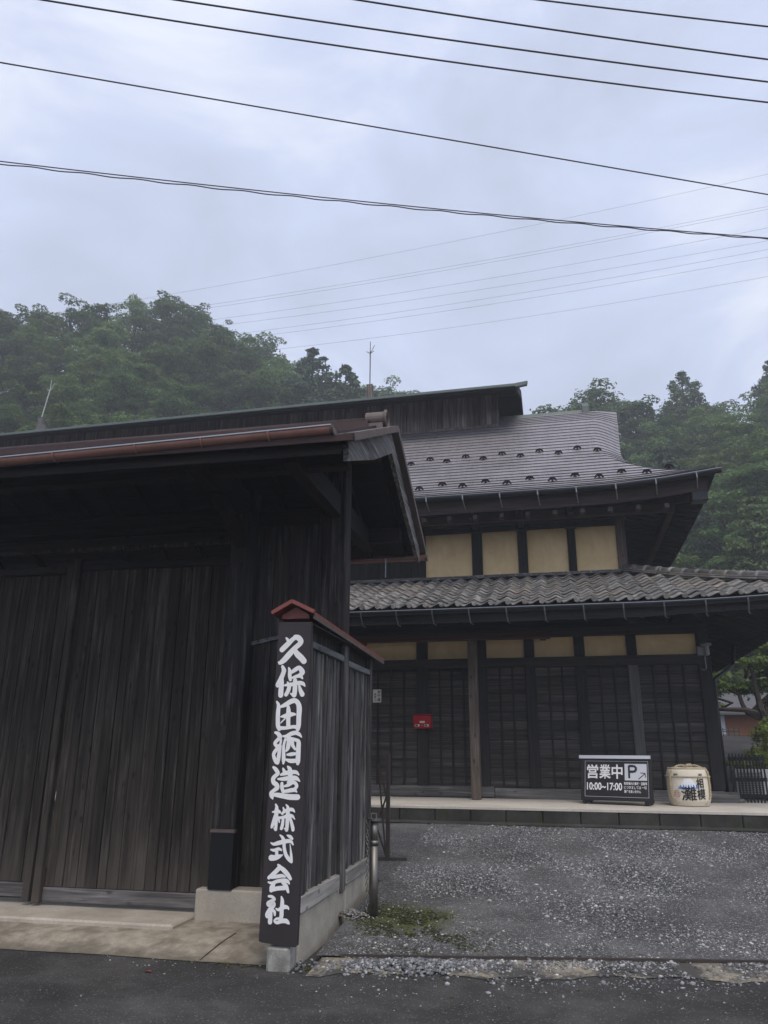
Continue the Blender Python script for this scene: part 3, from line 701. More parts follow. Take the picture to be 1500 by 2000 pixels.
# ================================================================== tall signboard with brushed characters
sign = Thing('signboard', 'tall dark narrow signboard with large white brushed characters leaning on the fence end', 'signboard', (-2.0, 5.93, .16), GZ)
bd = MB(); prof = [(-2.134, .190), (-2.118, .180), (-2.01, .172), (-2.005, .166), (-1.858, .160), (-1.846, .172), (-1.818, 2.487), (-2.090, 2.494)]
bd.prism(prof, 1, 5.90, 5.945)
bo = sign.part('board', bd, plain('sign_wood', (.030, .024, .025), .6, 0, .25, 3, .2))
sign.part('board_crack', MB().add([(-1.9605, 5.8994, 1.2), (-1.957, 5.8994, 1.2), (-1.948, 5.8994, 2.49), (-1.9505, 5.8994, 2.49)], [(0, 1, 2, 3)]), 'ink_black', parent=bo)
SIGN_STROKES=[[[(-2022,2363,7.4),(-2011,2350,12.3)],[(-1930,2369,18.7),(-1962,2356,17.1),(-2005,2317,21.2),(-2054,2271,21.2)],[(-1947,2370,18.3),(-1922,2363,22.3),(-1899,2337,21.1),(-1908,2314,20.3),(-1947,2281,20.3),(-1990,2235,23.5),(-2032,2190,22.3),(-2064,2168,16.3),(-2075,2172,8.9)],[(-1946,2265,16.2),(-1925,2234,23.4),(-1891,2203,24.1),(-1868,2178,23.3)]],
[[(-2044,2139,11.3),(-2031,2110,18.2),(-2036,2084,18.2),(-2054,2039,19.4),(-2076,2001,16.9),(-2076,1992,16.9)],[(-2041,2035,12.1),(-2044,2001,18.1),(-2048,1952,20.9),(-2048,1917,20.8)],[(-1991,2127,7.3),(-1982,2102,14.1),(-1980,2064,15.3),(-1973,2034,12.0)],[(-1963,2094,13.3),(-1936,2112,16.9),(-1905,2127,16.1),(-1881,2100,20.8),(-1879,2085,19.2),(-1898,2070,15.2)],[(-1958,2049,8.8),(-1926,2059,13.2),(-1894,2063,15.2),(-1875,2044,7.2)],[(-2021,1991,6.4),(-1991,1996,13.2),(-1947,2000,15.2),(-1900,2010,15.2),(-1868,2002,14.3),(-1853,1984,5.6)],[(-1996,2015,6.4),(-1979,1996,11.2)],[(-1935,2029,16.8),(-1933,1988,18.4),(-1933,1951,19.1),(-1938,1917,19.9)],[(-1968,1929,4.8),(-1944,1914,12.7)],[(-1979,1989,15.2),(-1986,1955,16.8),(-2004,1920,15.2)],[(-1899,1988,8.8),(-1886,1950,15.9),(-1871,1921,19.0)]],
[[(-2078,1867,7.2),(-2062,1837,14.4),(-2064,1785,17.1),(-2063,1730,17.1),(-2059,1683,17.1),(-2048,1657,13.1)],[(-2048,1826,8.8),(-2005,1844,17.1),(-1958,1869,19.1),(-1926,1873,18.3),(-1902,1851,19.0),(-1892,1814,20.9),(-1893,1748,19.7),(-1893,1690,18.8),(-1898,1661,16.9)],[(-1982,1825,13.1),(-1978,1785,19.0),(-1978,1730,17.0),(-1975,1679,17.0)],[(-2040,1752,5.2),(-2001,1759,16.7),(-1954,1770,16.6),(-1922,1770,7.9)],[(-2048,1668,15.0),(-1997,1668,13.0),(-1934,1677,13.0),(-1902,1672,14.9)],[(-2038,1706,4.4),(-2004,1739,5.9)]],
[[(-2078,1634,9.9),(-2056,1625,15.8),(-2039,1599,17.4),(-2056,1581,14.2),(-2078,1554,13.4),(-2055,1531,14.2),(-2035,1549,9.4),(-2030,1578,9.5)],[(-2053,1520,14.9),(-2081,1484,14.2),(-2082,1456,13.4),(-2062,1420,16.4),(-2049,1408,10.9)],[(-2032,1535,10.2),(-2039,1492,14.1),(-2044,1445,15.7),(-2049,1413,14.1)],[(-2016,1608,6.3),(-1988,1607,13.0),(-1950,1625,15.7),(-1911,1632,15.7),(-1883,1619,12.9),(-1866,1601,5.1)],[(-1995,1585,9.4),(-2006,1535,11.0),(-2004,1481,14.1),(-2002,1435,14.8),(-2003,1408,8.6)],[(-1987,1581,7.9),(-1956,1589,11.8),(-1908,1579,12.9),(-1888,1564,16.8),(-1887,1517,18.7),(-1887,1464,18.6),(-1888,1422,18.6),(-1888,1407,12.8)],[(-1966,1599,15.7),(-1966,1556,17.2),(-1972,1520,15.6),(-1983,1499,8.6)],[(-1940,1578,15.7),(-1934,1542,14.1),(-1913,1512,9.3)],[(-1974,1471,7.8),(-1943,1474,14.0),(-1912,1478,11.7)],[(-1980,1435,8.6),(-1949,1426,15.5),(-1910,1427,15.5)]],
[[(-2081,1378,9.8),(-2063,1364,14.8),(-2044,1336,15.6),(-2061,1318,14.8),(-2079,1297,16.4),(-2074,1269,17.1),(-2050,1252,17.8),(-2045,1231,17.8),(-2067,1213,14.0),(-2091,1192,14.0),(-2082,1168,16.3),(-2076,1151,5.0)],[(-2077,1182,10.8),(-2042,1180,16.2),(-1996,1174,18.5),(-1938,1167,20.7),(-1880,1167,20.6)],[(-2003,1369,7.8),(-1992,1347,14.0)],[(-1966,1384,7.8),(-1950,1365,16.3),(-1944,1323,19.3),(-1947,1284,16.2)],[(-2018,1325,8.5),(-1984,1336,15.5),(-1938,1344,14.7),(-1899,1344,13.9),(-1877,1327,6.2)],[(-2040,1294,7.0),(-2001,1295,13.9),(-1943,1301,17.0),(-1897,1301,16.2),(-1867,1280,5.0)],[(-2007,1263,11.6),(-2006,1235,13.9),(-1995,1204,12.7)],[(-1958,1270,11.6),(-1911,1271,13.8),(-1889,1247,12.7),(-1902,1226,12.7)],[(-1991,1242,7.0),(-1957,1251,12.3),(-1926,1264,8.5)],[(-1997,1204,10.8),(-1955,1211,13.8),(-1909,1217,14.6),(-1887,1203,5.0)]],
[[(-2050,1112,6.8),(-2041,1093,12.4),(-2042,1056,16.7),(-2042,1009,14.5),(-2041,961,12.3),(-2042,937,11.8)],[(-2073,1059,4.9),(-2050,1061,10.2),(-2026,1064,12.4),(-2012,1057,8.6)],[(-2051,1032,11.3),(-2060,996,12.9),(-2069,965,12.4),(-2074,952,9.1)],[(-2024,1019,10.2),(-2015,988,5.4)],[(-2058,949,2.7),(-2047,937,8.0)],[(-1989,1091,5.4),(-1982,1074,8.9)],[(-1995,1048,9.1),(-1975,1067,11.3),(-1946,1077,12.3),(-1916,1078,12.3),(-1898,1062,4.3)],[(-1967,1112,4.8),(-1952,1092,11.3),(-1951,1053,15.5),(-1952,1010,14.4),(-1953,963,13.9),(-1956,936,13.3)],[(-2016,1019,9.7),(-1986,1023,11.3),(-1952,1033,13.4),(-1917,1034,11.2),(-1895,1012,3.7)],[(-1986,1010,10.2),(-1989,974,12.3),(-1997,945,11.8)],[(-1930,1016,10.1),(-1918,983,12.2),(-1908,952,13.3),(-1906,938,12.2)],[(-1977,948,2.7),(-1961,939,8.8)]],
[[(-2074,844,4.8),(-2052,836,10.7),(-2018,844,14.9),(-1978,854,14.9),(-1939,860,13.8),(-1917,856,11.4),(-1901,836,5.3)],[(-2005,899,5.3),(-1985,882,11.4),(-1973,856,13.8),(-1970,821,12.2),(-1962,787,13.2),(-1948,757,13.7),(-1925,734,14.7),(-1909,719,10.0)],[(-1907,723,8.7),(-1913,765,9.5),(-1920,811,4.8),(-1925,839,2.9)],[(-1949,899,5.3),(-1927,890,12.7),(-1910,877,9.5)],[(-2072,798,5.3),(-2045,794,11.2),(-2013,804,11.1),(-1992,798,7.4),(-1988,793,3.4)],[(-2026,792,12.2),(-2025,762,12.2)],[(-2066,742,21.2),(-2037,743,18.5),(-2006,753,14.3),(-1977,765,2.9)]],
[[(-2010,695,8.3),(-1999,680,15.8),(-2022,654,15.8),(-2050,628,15.8),(-2078,607,12.5)],[(-1994,680,13.7),(-1964,660,16.5),(-1934,632,16.5),(-1912,606,11.5)],[(-2057,606,6.6),(-2020,616,12.4),(-1979,623,12.4),(-1954,617,6.6)],[(-2079,577,6.6),(-2051,572,10.8),(-2011,586,12.4),(-1961,593,13.6),(-1932,587,12.3),(-1919,571,4.9)],[(-2039,564,13.7),(-2050,542,19.0),(-2055,524,14.9)],[(-2053,524,11.6),(-2008,538,14.8),(-1955,543,14.8)],[(-1969,577,10.7),(-1943,556,14.8),(-1925,518,9.4)]],
[[(-2072,484,8.3),(-2047,481,10.7),(-2027,464,9.9),(-2050,454,10.7),(-2076,439,11.5),(-2069,425,12.3),(-2041,439,14.8),(-2032,427,14.8),(-2059,395,16.4),(-2082,363,12.3),(-2077,349,10.7)],[(-2054,382,15.6),(-2054,346,16.4),(-2054,315,16.3)],[(-2038,393,9.4),(-2023,383,10.6),(-2020,362,7.4)],[(-1975,484,5.7),(-1967,456,13.5),(-1969,406,14.7),(-1969,361,15.5),(-1976,331,11.4)],[(-2014,406,4.1),(-1993,398,10.6),(-1953,417,14.7),(-1925,415,10.6),(-1916,403,4.1)],[(-1982,342,9.0),(-2009,337,8.2),(-2020,323,8.2),(-2001,314,11.4),(-1965,326,14.6),(-1933,327,15.4),(-1916,316,11.3),(-1908,309,4.0)]]]
def spline(P, n=6):
    P = np.array(P, float); out = []
    for i in range(len(P)-1):
        p0, p1, p2, p3 = P[max(i-1, 0)], P[i], P[i+1], P[min(i+2, len(P)-1)]
        for t in np.arange(n)/n:
            out.append(.5*((2*p1)+(-p0+p2)*t+(2*p0-5*p1+4*p2-p3)*t*t+(-p0+3*p1-3*p2+p3)*t**3))
    out.append(P[-1]); return np.array(out)
def stroke_mesh(mb, pts, fn, lift, rmin=.5):
    """A brush stroke: ribbon of varying width with round ends; fn maps (u, v, lift) to 3-D."""
    Q = spline(pts); m = len(Q); T = np.gradient(Q[:, :2], axis=0); T /= np.linalg.norm(T, axis=1)[:, None]+1e-9
    Nn = np.stack([-T[:, 1], T[:, 0]], 1); r = np.maximum(Q[:, 2], rmin)
    L, Rr = Q[:, :2]+Nn*r[:, None], Q[:, :2]-Nn*r[:, None]
    V = [fn(*p, lift) for p in L]+[fn(*p, lift) for p in Rr]; F = [(i, i+1, m+i+1, m+i) for i in range(m-1)]
    for e, sg_ in ((0, -1), (m-1, 1)):
        o = len(V); k = 7; a0 = math.atan2(Nn[e, 1], Nn[e, 0]); V.append(fn(*Q[e, :2], lift))
        for j in range(k+1):
            a = a0-sg_*math.pi*j/k; V.append(fn(Q[e, 0]+r[e]*math.cos(a), Q[e, 1]+r[e]*math.sin(a), lift))
        F += [(o, o+1+j, o+2+j) for j in range(k)]
    mb.add(V, F)
for ch in SIGN_STROKES:
    mb = MB()
    for i, stk in enumerate(ch):
        stroke_mesh(mb, stk, lambda u, v, l: (u/1000, 5.8985-l, v/1000), .00025*i)
    sign.part('character', mb, 'sign_white', parent=bo)
blk = MB().cbox(-2.075, -1.90, 5.90, 6.055, -.03, .158, .02)
single('concrete_block', blk, 'stub_concrete', 'rough pale concrete block under the foot of the tall signboard', 'block', rz=GZ)
# ================================================================== terrace in front of the house (setting)
def tz(y): return .764+.026*(y-11.42)/1.88
ter = single('terrace', MB().add([(-9, 11.40, .764), (7.5, 11.40, .764), (7.5, 14.0, .792), (-9, 14.0, .792), (-9, 11.40, .735), (7.5, 11.40, .735)],
             [(0, 1, 2, 3), (4, 5, 1, 0)]), 'terrace_concrete', kind='structure')
rnd = random.Random(2); x = -4.9; i = 0
while x < 7.0:
    w = .50+rnd.uniform(-.015, .015)
    o = bpy.data.objects.new('curb_stone', MB().cbox(x+.004, x+w-.004, 11.405+rnd.uniform(-.006, .006), 11.72, .40, .742+rnd.uniform(-.004, .003), .012).mesh('curb_stone', M['curb_concrete']))
    COL.objects.link(o); o.parent = ter; x += w
gl = MB().add([(-5, 11.25, zg(11.25)+.012), (7, 11.25, zg(11.25)+.012), (7, 11.41, zg(11.4)+.016), (-5, 11.41, zg(11.4)+.016)], [(0, 1, 2, 3)])
single('drain_edge', gl, 'curb_concrete', kind='structure')

# ================================================================== house
house = Thing('brewery_house', 'old two-storey timber house with ochre plaster panels and metal hipped roof behind the yard', 'house', (-1.0, 13.3, .79))
H = house.part
YW, XC = 13.30, 2.30                            # lower wall face, lower corner
rnd = random.Random(21)
# core volumes so that nothing shows through
H('lower_core', MB().box(-9.0, XC-.04, YW+.05, 22.0, .7, 3.55), 'house_beam_wood')
H('upper_core', MB().box(-17.0, 1.20, 14.56, 22.0, 3.5, 6.1), 'house_beam_wood')
# lower wall
posts = [(-3.47, .17), (-2.37, .19), (-1.36, .20), (-.54, .17), (.28, .17), (1.11, .16), (2.205, .19)]
H('sill', MB().cbox(-5.0, -1.2, YW-.075, YW+.05, .795, .965, .010), 'sill_wood')
H('sill', MB().cbox(-1.195, XC-.02, YW-.085, YW+.05, .780, .945, .010), 'sill_wood')
H('corner_step', MB().cbox(2.05, XC+.17, YW-.14, YW+.10, .70, .93, .012), 'sill_wood')
lw = H('lower_wall', MB().box(-5.0, XC-.1, YW+.022, YW+.04, .9, 2.96), 'black_wood')
for i, (xc, w) in enumerate(posts):
    m_ = 'grey_post_wood' if i == 5 else 'house_post_wood'
    H('post', MB().cbox(xc-w/2, xc+w/2, YW-.07, YW+.06, .95, 2.90 if i == 5 else 3.37, .010), m_)
    if i == 5: H('post', MB().cbox(xc-.08, xc+.08, YW-.065, YW+.06, 2.90, 3.37, .010), 'house_post_wood')
bay_edges = [(-4.6, -3.56)]+[(posts[i][0]+posts[i][1]/2, posts[i+1][0]-posts[i+1][1]/2) for i in range(len(posts)-1)]
for bx0, bx1 in bay_edges:
    z = .955; j = 0
    while z < 2.78:
        h = .145+rnd.uniform(-.012, .012)
        tilt = .010
        ob = MB().add([(bx0, YW-.012, z+.004), (bx1, YW-.012, z+.004), (bx1, YW-.002, z+h-.006), (bx0, YW-.002, z+h-.006), (bx0, YW+.018, z+.004), (bx1, YW+.018, z+.004), (bx1, YW+.018, z+h-.006), (bx0, YW+.018, z+h-.006)],
                      [(0, 1, 2, 3), (7, 6, 5, 4), (0, 4, 5, 1), (3, 2, 6, 7), (0, 3, 7, 4), (1, 5, 6, 2)])
        house.part('siding_board', ob, 'siding_wood', parent=lw); z += h
    nb = max(2, round((bx1-bx0)/.205)); 
    for k in range(1, nb):
        xb = bx0+(bx1-bx0)*k/nb
        house.part('batten', MB().cbox(xb-.016, xb+.016, YW-.034, YW+.0, .955, 2.86, .004), 'house_post_wood', parent=lw)
    # strip of plaster above the lintel
    house.part('plaster_panel', MB().box(bx0-.02, bx1+.02, YW-.012, YW+.03, 3.00, 3.36), 'plaster_ochre')
H('lintel', MB().cbox(-5.0, XC-.09, YW-.10, YW+.02, 2.86, 3.012, .008), 'house_beam_wood')
H('wall_plate', MB().cbox(-5.0, XC+.02, YW-.09, YW+.04, 3.345, 3.50, .010), 'house_beam_wood')
# side wall of the lower storey (seen edge-on from here)
H('side_wall', MB().box(XC-.04, XC, YW+.06, 21.5, .8, 3.5), 'siding_wood')
for y in (15.2, 17.0, 18.8, 20.6): H('post', MB().cbox(XC-.1, XC+.03, y-.08, y+.08, .8, 3.5, .01), 'house_post_wood')
# eave pillar and beam carried by it
H('eave_pillar', MB().cbox(-1.525, -1.375, 12.79, 12.93, .778, 3.27, .010), 'pillar_wood', label='paler round-edged pillar standing on the terrace under the eave')
H('eave_beam', MB().cbox(-5.0, -.17, 12.78, 12.94, 3.272, 3.385, .010), 'red_beam_wood', label='reddish brown eave beam')
for xx in (-3.4, -2.37, -1.45, -.3): H('tie_beam', MB().cbox(xx-.05, xx+.05, 12.94, YW-.05, 3.29, 3.37, .006), 'house_beam_wood')

# ---- lower tiled roof
ET, EZ = 11.52, 3.60                            # front eave
TT, TZ_ = 14.42, 4.62                           # top at the upper wall
XE = 3.82                                        # side eave
XU = 1.24                                        # upper corner
sl = math.atan2(TZ_-EZ, TT-ET)
def hipx(y): return XU+(XE-XU)*(TT-y)/(TT-ET)
def up_(x): return .10*max(0, (x-1.0)/2.8)**2    # corner rises a little
lr = MB()
nx = 26
for i in range(nx):
    xa, xb = -6.2+(XE+6.2)*i/nx, -6.2+(XE+6.2)*(i+1)/nx
    ta = max(0, (xa-XU)/(XE-XU)); tb = max(0, (xb-XU)/(XE-XU))
    ya, yb = TT-(TT-ET)*ta, TT-(TT-ET)*tb; za, zb = TZ_-(TZ_-EZ)*ta+up_(xa)*ta, TZ_-(TZ_-EZ)*tb+up_(xb)*tb
    lr.add([(xa, ET, EZ-.02+up_(xa)), (xb, ET, EZ-.02+up_(xb)), (xb, yb, zb-.02), (xa, ya, za-.02)], [(0, 1, 2, 3)])
    lr.add([(xa, ET, EZ-.09+up_(xa)), (xb, ET, EZ-.09+up_(xb)), (xb, yb, zb-.09), (xa, ya, za-.09)], [(3, 2, 1, 0)])
    lr.add([(xa, ET, EZ-.09+up_(xa)), (xb, ET, EZ-.09+up_(xb)), (xb, ET, EZ-.02+up_(xb)), (xa, ET, EZ-.02+up_(xa))], [(0, 1, 2, 3)])
lro = H('lower_roof', lr, 'house_beam_wood')
# side slope of the lower roof: wavy tile sheet
sd = MB(); V = []; ns = 70; nr = 14
for i in range(ns+1):
    y = ET+(21.5-ET)*i/ns
    for j in range(nr+1):
        t = j/nr; x = XE-(XE-XU)*t
        if y < TT and x < hipx(y): x = max(x, hipx(y)); t = (XE-x)/(XE-XU)
        V.append((x, y, EZ+(TZ_-EZ)*t+up_(XE)*(1-t)*math.exp(-(y-ET)/2.5)+.02*math.sin(y*23.7)))
sd.v = V; sd.f = [(i*(nr+1)+j, i*(nr+1)+j+1, (i+1)*(nr+1)+j+1, (i+1)*(nr+1)+j) for i in range(ns) for j in range(nr)]
house.part('side_tiles', sd, 'kawara', parent=lro, kind='stuff')
us = MB(); V = []
us.add([(XE, ET, EZ-.06+up_(XE)), (XE, 21.5, EZ-.06), (XC-.1, 21.5, 4.05), (XC-.1, 13.4, 4.05)], [(0, 1, 2, 3)])
house.part('side_soffit', us, 'deck_wood', parent=lro)
for i in range(30):
    y = 11.9+i*.33
    x0 = XC-.1 if y > 13.4 else min(XE-.2, hipx(y)+.1)
    t = (XE-x0)/(XE-XU)
    house.part('rafter', MB().bar((XE-.04, y, EZ-.11+up_(XE)*math.exp(-(y-ET)/2.5)), (x0, y, EZ-.11+(TZ_-EZ)*t), .05, .07), 'house_beam_wood', parent=lro)
house.part('side_fascia', MB().bar((XE+.01, ET, EZ-.06+up_(XE)), (XE+.01, 21.5, EZ-.06), .03, .12), 'house_beam_wood', parent=lro)
house.part('hip_rafter', MB().bar((XE-.1, ET+.1, EZ-.15+up_(XE)), (XC-.1, 13.35, 3.95), .11, .14), 'house_beam_wood', parent=lro)
# the tiles themselves: an S-shaped pantile, shared mesh
TW, TL, NR = .250, .28, 11
def tile_mesh():
    n = 10; V = []; F = []
    def prof(u):                                # u 0..1 across: trough then roll
        return .023*math.sin(2*math.pi*(u-.36))+(.008 if .5 < u < .8 else 0)
    for (yy, zz) in ((0, .026), (TL+.06, -.004)):
        for th in (0, .018):
            for k in range(n+1):
                u = k/n; V.append(((u-.5)*(TW+.012), yy, prof(u)+zz-th))
    m = n+1
    for k in range(n):
        F += [(k, k+1, 2*m+k+1, 2*m+k), (m+k, 0+k, 0+k, 0+k)] if False else [(k, k+1, 2*m+k+1, 2*m+k), (m+k, m+k+1, k+1, k)]
    F += [(0, 2*m, 3*m, m), (n, m+n, 3*m+n, 2*m+n)]
    me = bpy.data.meshes.new('roof_tile'); me.from_pydata(V, [], F); me.materials.append(M['kawara'])
    me.polygons.foreach_set('use_smooth', [True]*len(me.polygons)); me.update()
    return me
tm = tile_mesh(); nt_ = 0
Ls = math.hypot(TT-ET, TZ_-EZ)
for j in range(NR):
    s0 = j*(Ls/NR); y = ET-.03+s0*math.cos(sl); z0 = EZ+.012+s0*math.sin(sl)
    x = -4.32
    while x < hipx(y+.12)-.05:
        u_ = up_(x)*(1-j/NR)
        o = house.place('roof_tile', tm, (x+rnd.uniform(-.006, .006), y+rnd.uniform(-.008, .008), z0+u_+rnd.uniform(-.004, .004)-0), (sl+rnd.uniform(-.02, .012), -.10*up_(x)*(x > 1)*2+rnd.uniform(-.02, .02), rnd.uniform(-.012, .012)), scale=(1, (Ls/NR)/TL, 1))
        o.parent = lro; o.location = Vector((o.location.x+house.base.x, o.location.y+house.base.y, o.location.z+house.base.z)); nt_ += 1
        x += TW
# verge of the eave row: round end discs
ed = MB()
disc = MB().tube([(0, -.012, 0), (0, .03, 0)], .040, 12).mesh('eave_disc', M['kawara'])
x = -4.32+TW*.30
while x < XE-.1:
    o = house.place('eave_disc', disc, (x, ET-.035, EZ+.040+up_(x)), (0, 0, 0)); o.parent = lro; o.location = Vector((x, ET-.035, EZ+.038+up_(x))); x += TW
# ridge tiles: along the wall and down the hip
fl = MB().cbox(-.145, .145, -.10, .06, 0, .030, .008).mesh('ridge_tile', M['kawara'])
x = -4.3
while x < XU-.1:
    for lay in range(2):
        o = house.place('ridge_tile', fl, (0, 0, 0), (-.12, 0, rnd.uniform(-.01, .01))); o.parent = lro
        o.location = (x+lay*.14, TT-.005+lay*.02, TZ_+.012+lay*.034+rnd.uniform(-.003, .003))
    x += .295
hp0, hp1 = Vector((XU-.02, TT-.02, TZ_+.02)), Vector((XE+.02, ET-.02, EZ+.05+up_(XE)))
hd = (hp1-hp0); hl = hd.length; hdn = hd.normalized()
hrot = hd.to_track_quat('Y', 'Z').to_euler()
cap = MB()
n = 9; V = []
for (yy, r_) in ((0, .088), (.20, .082), (.205, .094), (.27, .094)):
    for k in range(n+1): t = math.pi*k/n; V.append((r_*math.cos(t), yy, r_*math.sin(t)*.85))
cap.v = V; cap.f = [(i*(n+1)+k, i*(n+1)+k+1, (i+1)*(n+1)+k+1, (i+1)*(n+1)+k) for i in range(3) for k in range(n)]
cap.f += [tuple(range(n+1))[::-1], tuple(range(3*(n+1), 4*(n+1)))]
capm = cap.mesh('hip_cap_tile', M['kawara'], True); fix_normals(capm)
flh = MB().cbox(-.13, .13, 0, .275, 0, .028, .007).mesh('hip_tile', M['kawara'])
kk = int(hl/.275)
for i in range(kk):
    t = i*.275
    sag = .05*math.sin(math.pi*t/hl)
    p = hp0+hdn*t-Vector((0, 0, sag))
    for lay in range(3):
        o = house.place('hip_tile' if lay < 2 else 'hip_cap_tile', flh if lay < 2 else capm, (0, 0, 0), hrot); o.parent = lro
        o.location = p+Vector((0, 0, .02+lay*.033)); o.scale = (1-.12*lay if lay < 2 else 1, 1, 1)
# eave structure: fascia, rafters, gutter with brackets
gzx = lambda x: EZ-.105+up_(x)
gm = MB(); V = []; n = 8; gx_ = np.linspace(-5.2, XE+.05, 40)
for r_ in (.060, .054):
    for x in gx_:
        for k in range(n+1): t = math.pi+math.pi*k/n; V.append((x, ET-.075+r_*math.cos(t), gzx(x)+.05+r_*math.sin(t)))
m1 = len(gx_)*(n+1); F = []
for i in range(len(gx_)-1):
    for k in range(n): q = i*(n+1)+k; F += [(q, q+1, q+n+2, q+n+1), (m1+q, m1+q+n+1, m1+q+n+2, m1+q+1)]
    for k in (0, n): q = i*(n+1)+k; F.append((q, q+n+1, m1+q+n+1, m1+q))
gm.v = V; gm.f = F; lg = H('lower_gutter', gm, 'dark_gutter', smooth=True)
lip = MB().tube([(x, ET-.135, gzx(x)+.053) for x in gx_], .007, 6); house.part('gutter_lip', lip, 'gutter_edge', parent=lg)
for i in range(13):
    x = -4.1+i*.555
    br = MB(); br.bar((x, ET-.138, gzx(x)+.055), (x+.004, ET-.12, gzx(x)-.03), .020, .006, (0, 1, 0)); br.bar((x+.004, ET-.12, gzx(x)-.03), (x+.015, ET-.02, gzx(x)-.15), .020, .006, (0, 1, 0)); br.bar((x+.015, ET-.02, gzx(x)-.15), (x+.045, ET+.03, gzx(x)-.165), .02, .006)
    house.part('gutter_bracket', br, 'bracket_steel', parent=lg)
H('lower_fascia', MB().bar((-5.2, ET+.02, EZ-.16), (1.2, ET+.02, EZ-.16), .03, .16), 'house_beam_wood')
H('lower_fascia', MB().bar((1.2, ET+.02, EZ-.155), (XE, ET+.02, EZ-.155+up_(XE)), .03, .16), 'house_beam_wood')
for i in range(24):
    x = -4.6+i*.36
    if x > XC+.9: break
    y1 = 13.25 if x < XC-.2 else min(13.3, ET+(XE-x)*1.0)
    t = (y1-ET)/(TT-ET)
    house.part('rafter', MB().bar((x, ET+.06, EZ-.22+up_(x)), (x, y1, EZ-.17+(TZ_-EZ)*t), .055, .075), 'house_beam_wood', parent=lro)
# ---- upper wall
YU = 14.50
H('upper_sill', MB().cbox(-6.0, 1.26, YU-.05, YU+.05, 4.62, 4.70, .006), 'house_post_wood')
ups = [(-2.58, .17), (-1.485, .20), (-.615, .18), (.30, .15), (1.20, .17)]
for xc, w in ups: H('post', MB().cbox(xc-w/2, xc+w/2, YU-.06, YU+.06, 4.62, 5.95, .010), 'house_post_wood' if xc < 1 else 'pillar_wood')
for i in range(4):
    H('plaster_panel', MB().box(ups[i][0]+ups[i][1]/2-.01, ups[i+1][0]-ups[i+1][1]/2+.01, YU-.005, YU+.03, 4.69, 5.60), 'plaster_ochre')
H('head_beam', MB().cbox(-2.6, 1.28, YU-.045, YU+.05, 5.58, 5.66, .006), 'house_beam_wood')
H('wall_plate', MB().cbox(-6.0, 1.32, YU-.09, YU+.05, 5.70, 5.90, .010), 'house_beam_wood')
for xc, w in ups[1:4]:
    H('capital_block', MB().cbox(xc-.11, xc+.11, YU-.14, YU+.02, 5.56, 5.66, .01), 'house_post_wood')
    H('bracket_arm', MB().cbox(xc-.055, xc+.055, 13.5, YU, 5.60, 5.72, .01), 'house_post_wood')
uw = H('upper_board_wall', MB().box(-6.0, -2.66, YU+.0, YU+.03, 4.66, 5.75), 'house_beam_wood')
x = -6.0
while x < -2.68:
    w = min(.21+rnd.uniform(-.02, .02), -2.665-x)
    house.part('wall_board', MB().cbox(x+.003, x+w-.003, YU-.035, YU-.003, 4.66, 5.75, .004), 'house_post_wood', parent=uw); x += w

# ---- upper roof: lofted contours from the flared eave to the ridge, laid in stepped metal courses
FP = [(0, 5.93), (.5, 6.22), (1.0, 6.56), (2.0, 7.32), (3.0, 8.14), (3.8, 8.83), (4.6, 9.38)]       # front: run, height
SP = [(0, 5.93), (.5, 6.2), (.95, 6.48), (1.16, 6.72), (1.265, 7.0), (1.275, 7.4), (1.235, 7.8), (1.19, 8.2), (1.15, 8.6), (1.12, 9.0), (1.08, 9.56)]   # side: run, height
RC = [(5.93, .03), (6.3, .04), (6.6, .10), (7.0, .36), (7.4, .52), (8.2, .57), (9.56, .58)]                     # corner radius by height
RY = [(5.93, .03), (6.6, .09), (7.0, .32), (7.6, .60), (8.5, .60), (9.1, .38), (9.38, .18)]
FY, SX, BY, LX = 13.12, 2.74, 24.0, -17.5
def ip(tab, v, i=0): a = np.array(tab); return float(np.interp(v, a[:, i], a[:, 1-i]))
def contour(run, lift=0.0):
    z = ip(FP, run); ss = ip(SP, z, 1); rc = ip(RC, z); ry = ip(RY, z)
    yf, xr, xl, yb = FY+run, SX-ss, LX+ss, BY-run
    up = lambda x: .17*max(0, 1-abs(SX-x)/2.4)**2*math.exp(-run/.7)
    P = []
    for i in range(15):
        x = -9+(xr-rc+9)*i/14; P.append((x, yf, z+up(x)+lift))
    for i in range(1, 11):
        t = math.pi/2*i/10; q_ = i/10; x = xr-rc+rc*(.38*math.sin(t)+.62*q_); y = yf+ry*(.5*(q_*q_*(3-2*q_))+.5*q_)
        P.append((x, y, z+up(x)*max(0, 1-(y-yf)/2.4)+lift))
    for i in range(1, 8):
        y = yf+ry+(yb-rc-yf-ry)*i/7; P.append((xr, y, z+.17*max(0, 1-(y-yf)/2.4)**2*math.exp(-run/.7)+lift))
    P.append((xr-rc, yb, z+lift)); P.append((xl+rc, yb, z+lift)); P.append((xl, yb-rc, z+lift)); P.append((xl, yf+rc, z+lift)); P.append((xl+rc, yf, z+lift))
    return P
NC = 29; V = []; F = []; rows = []
for k in range(NC):
    r0, r1 = 4.6*k/NC, 4.6*(k+1)/NC
    rows.append(contour(max(0, r0-.022), .024)); rows.append(contour(r1, .004))
npt = len(rows[0])
for row in rows: V += row
for i in range(len(rows)-1):
    for k in range(npt):
        k2 = (k+1) % npt; F.append((i*npt+k, i*npt+k2, (i+1)*npt+k2, (i+1)*npt+k))
F.append(tuple((len(rows)-1)*npt+k for k in range(npt)))
ur = MB(); ur.v = V; ur.f = F; uro = H('upper_roof', ur, 'roof_metal')
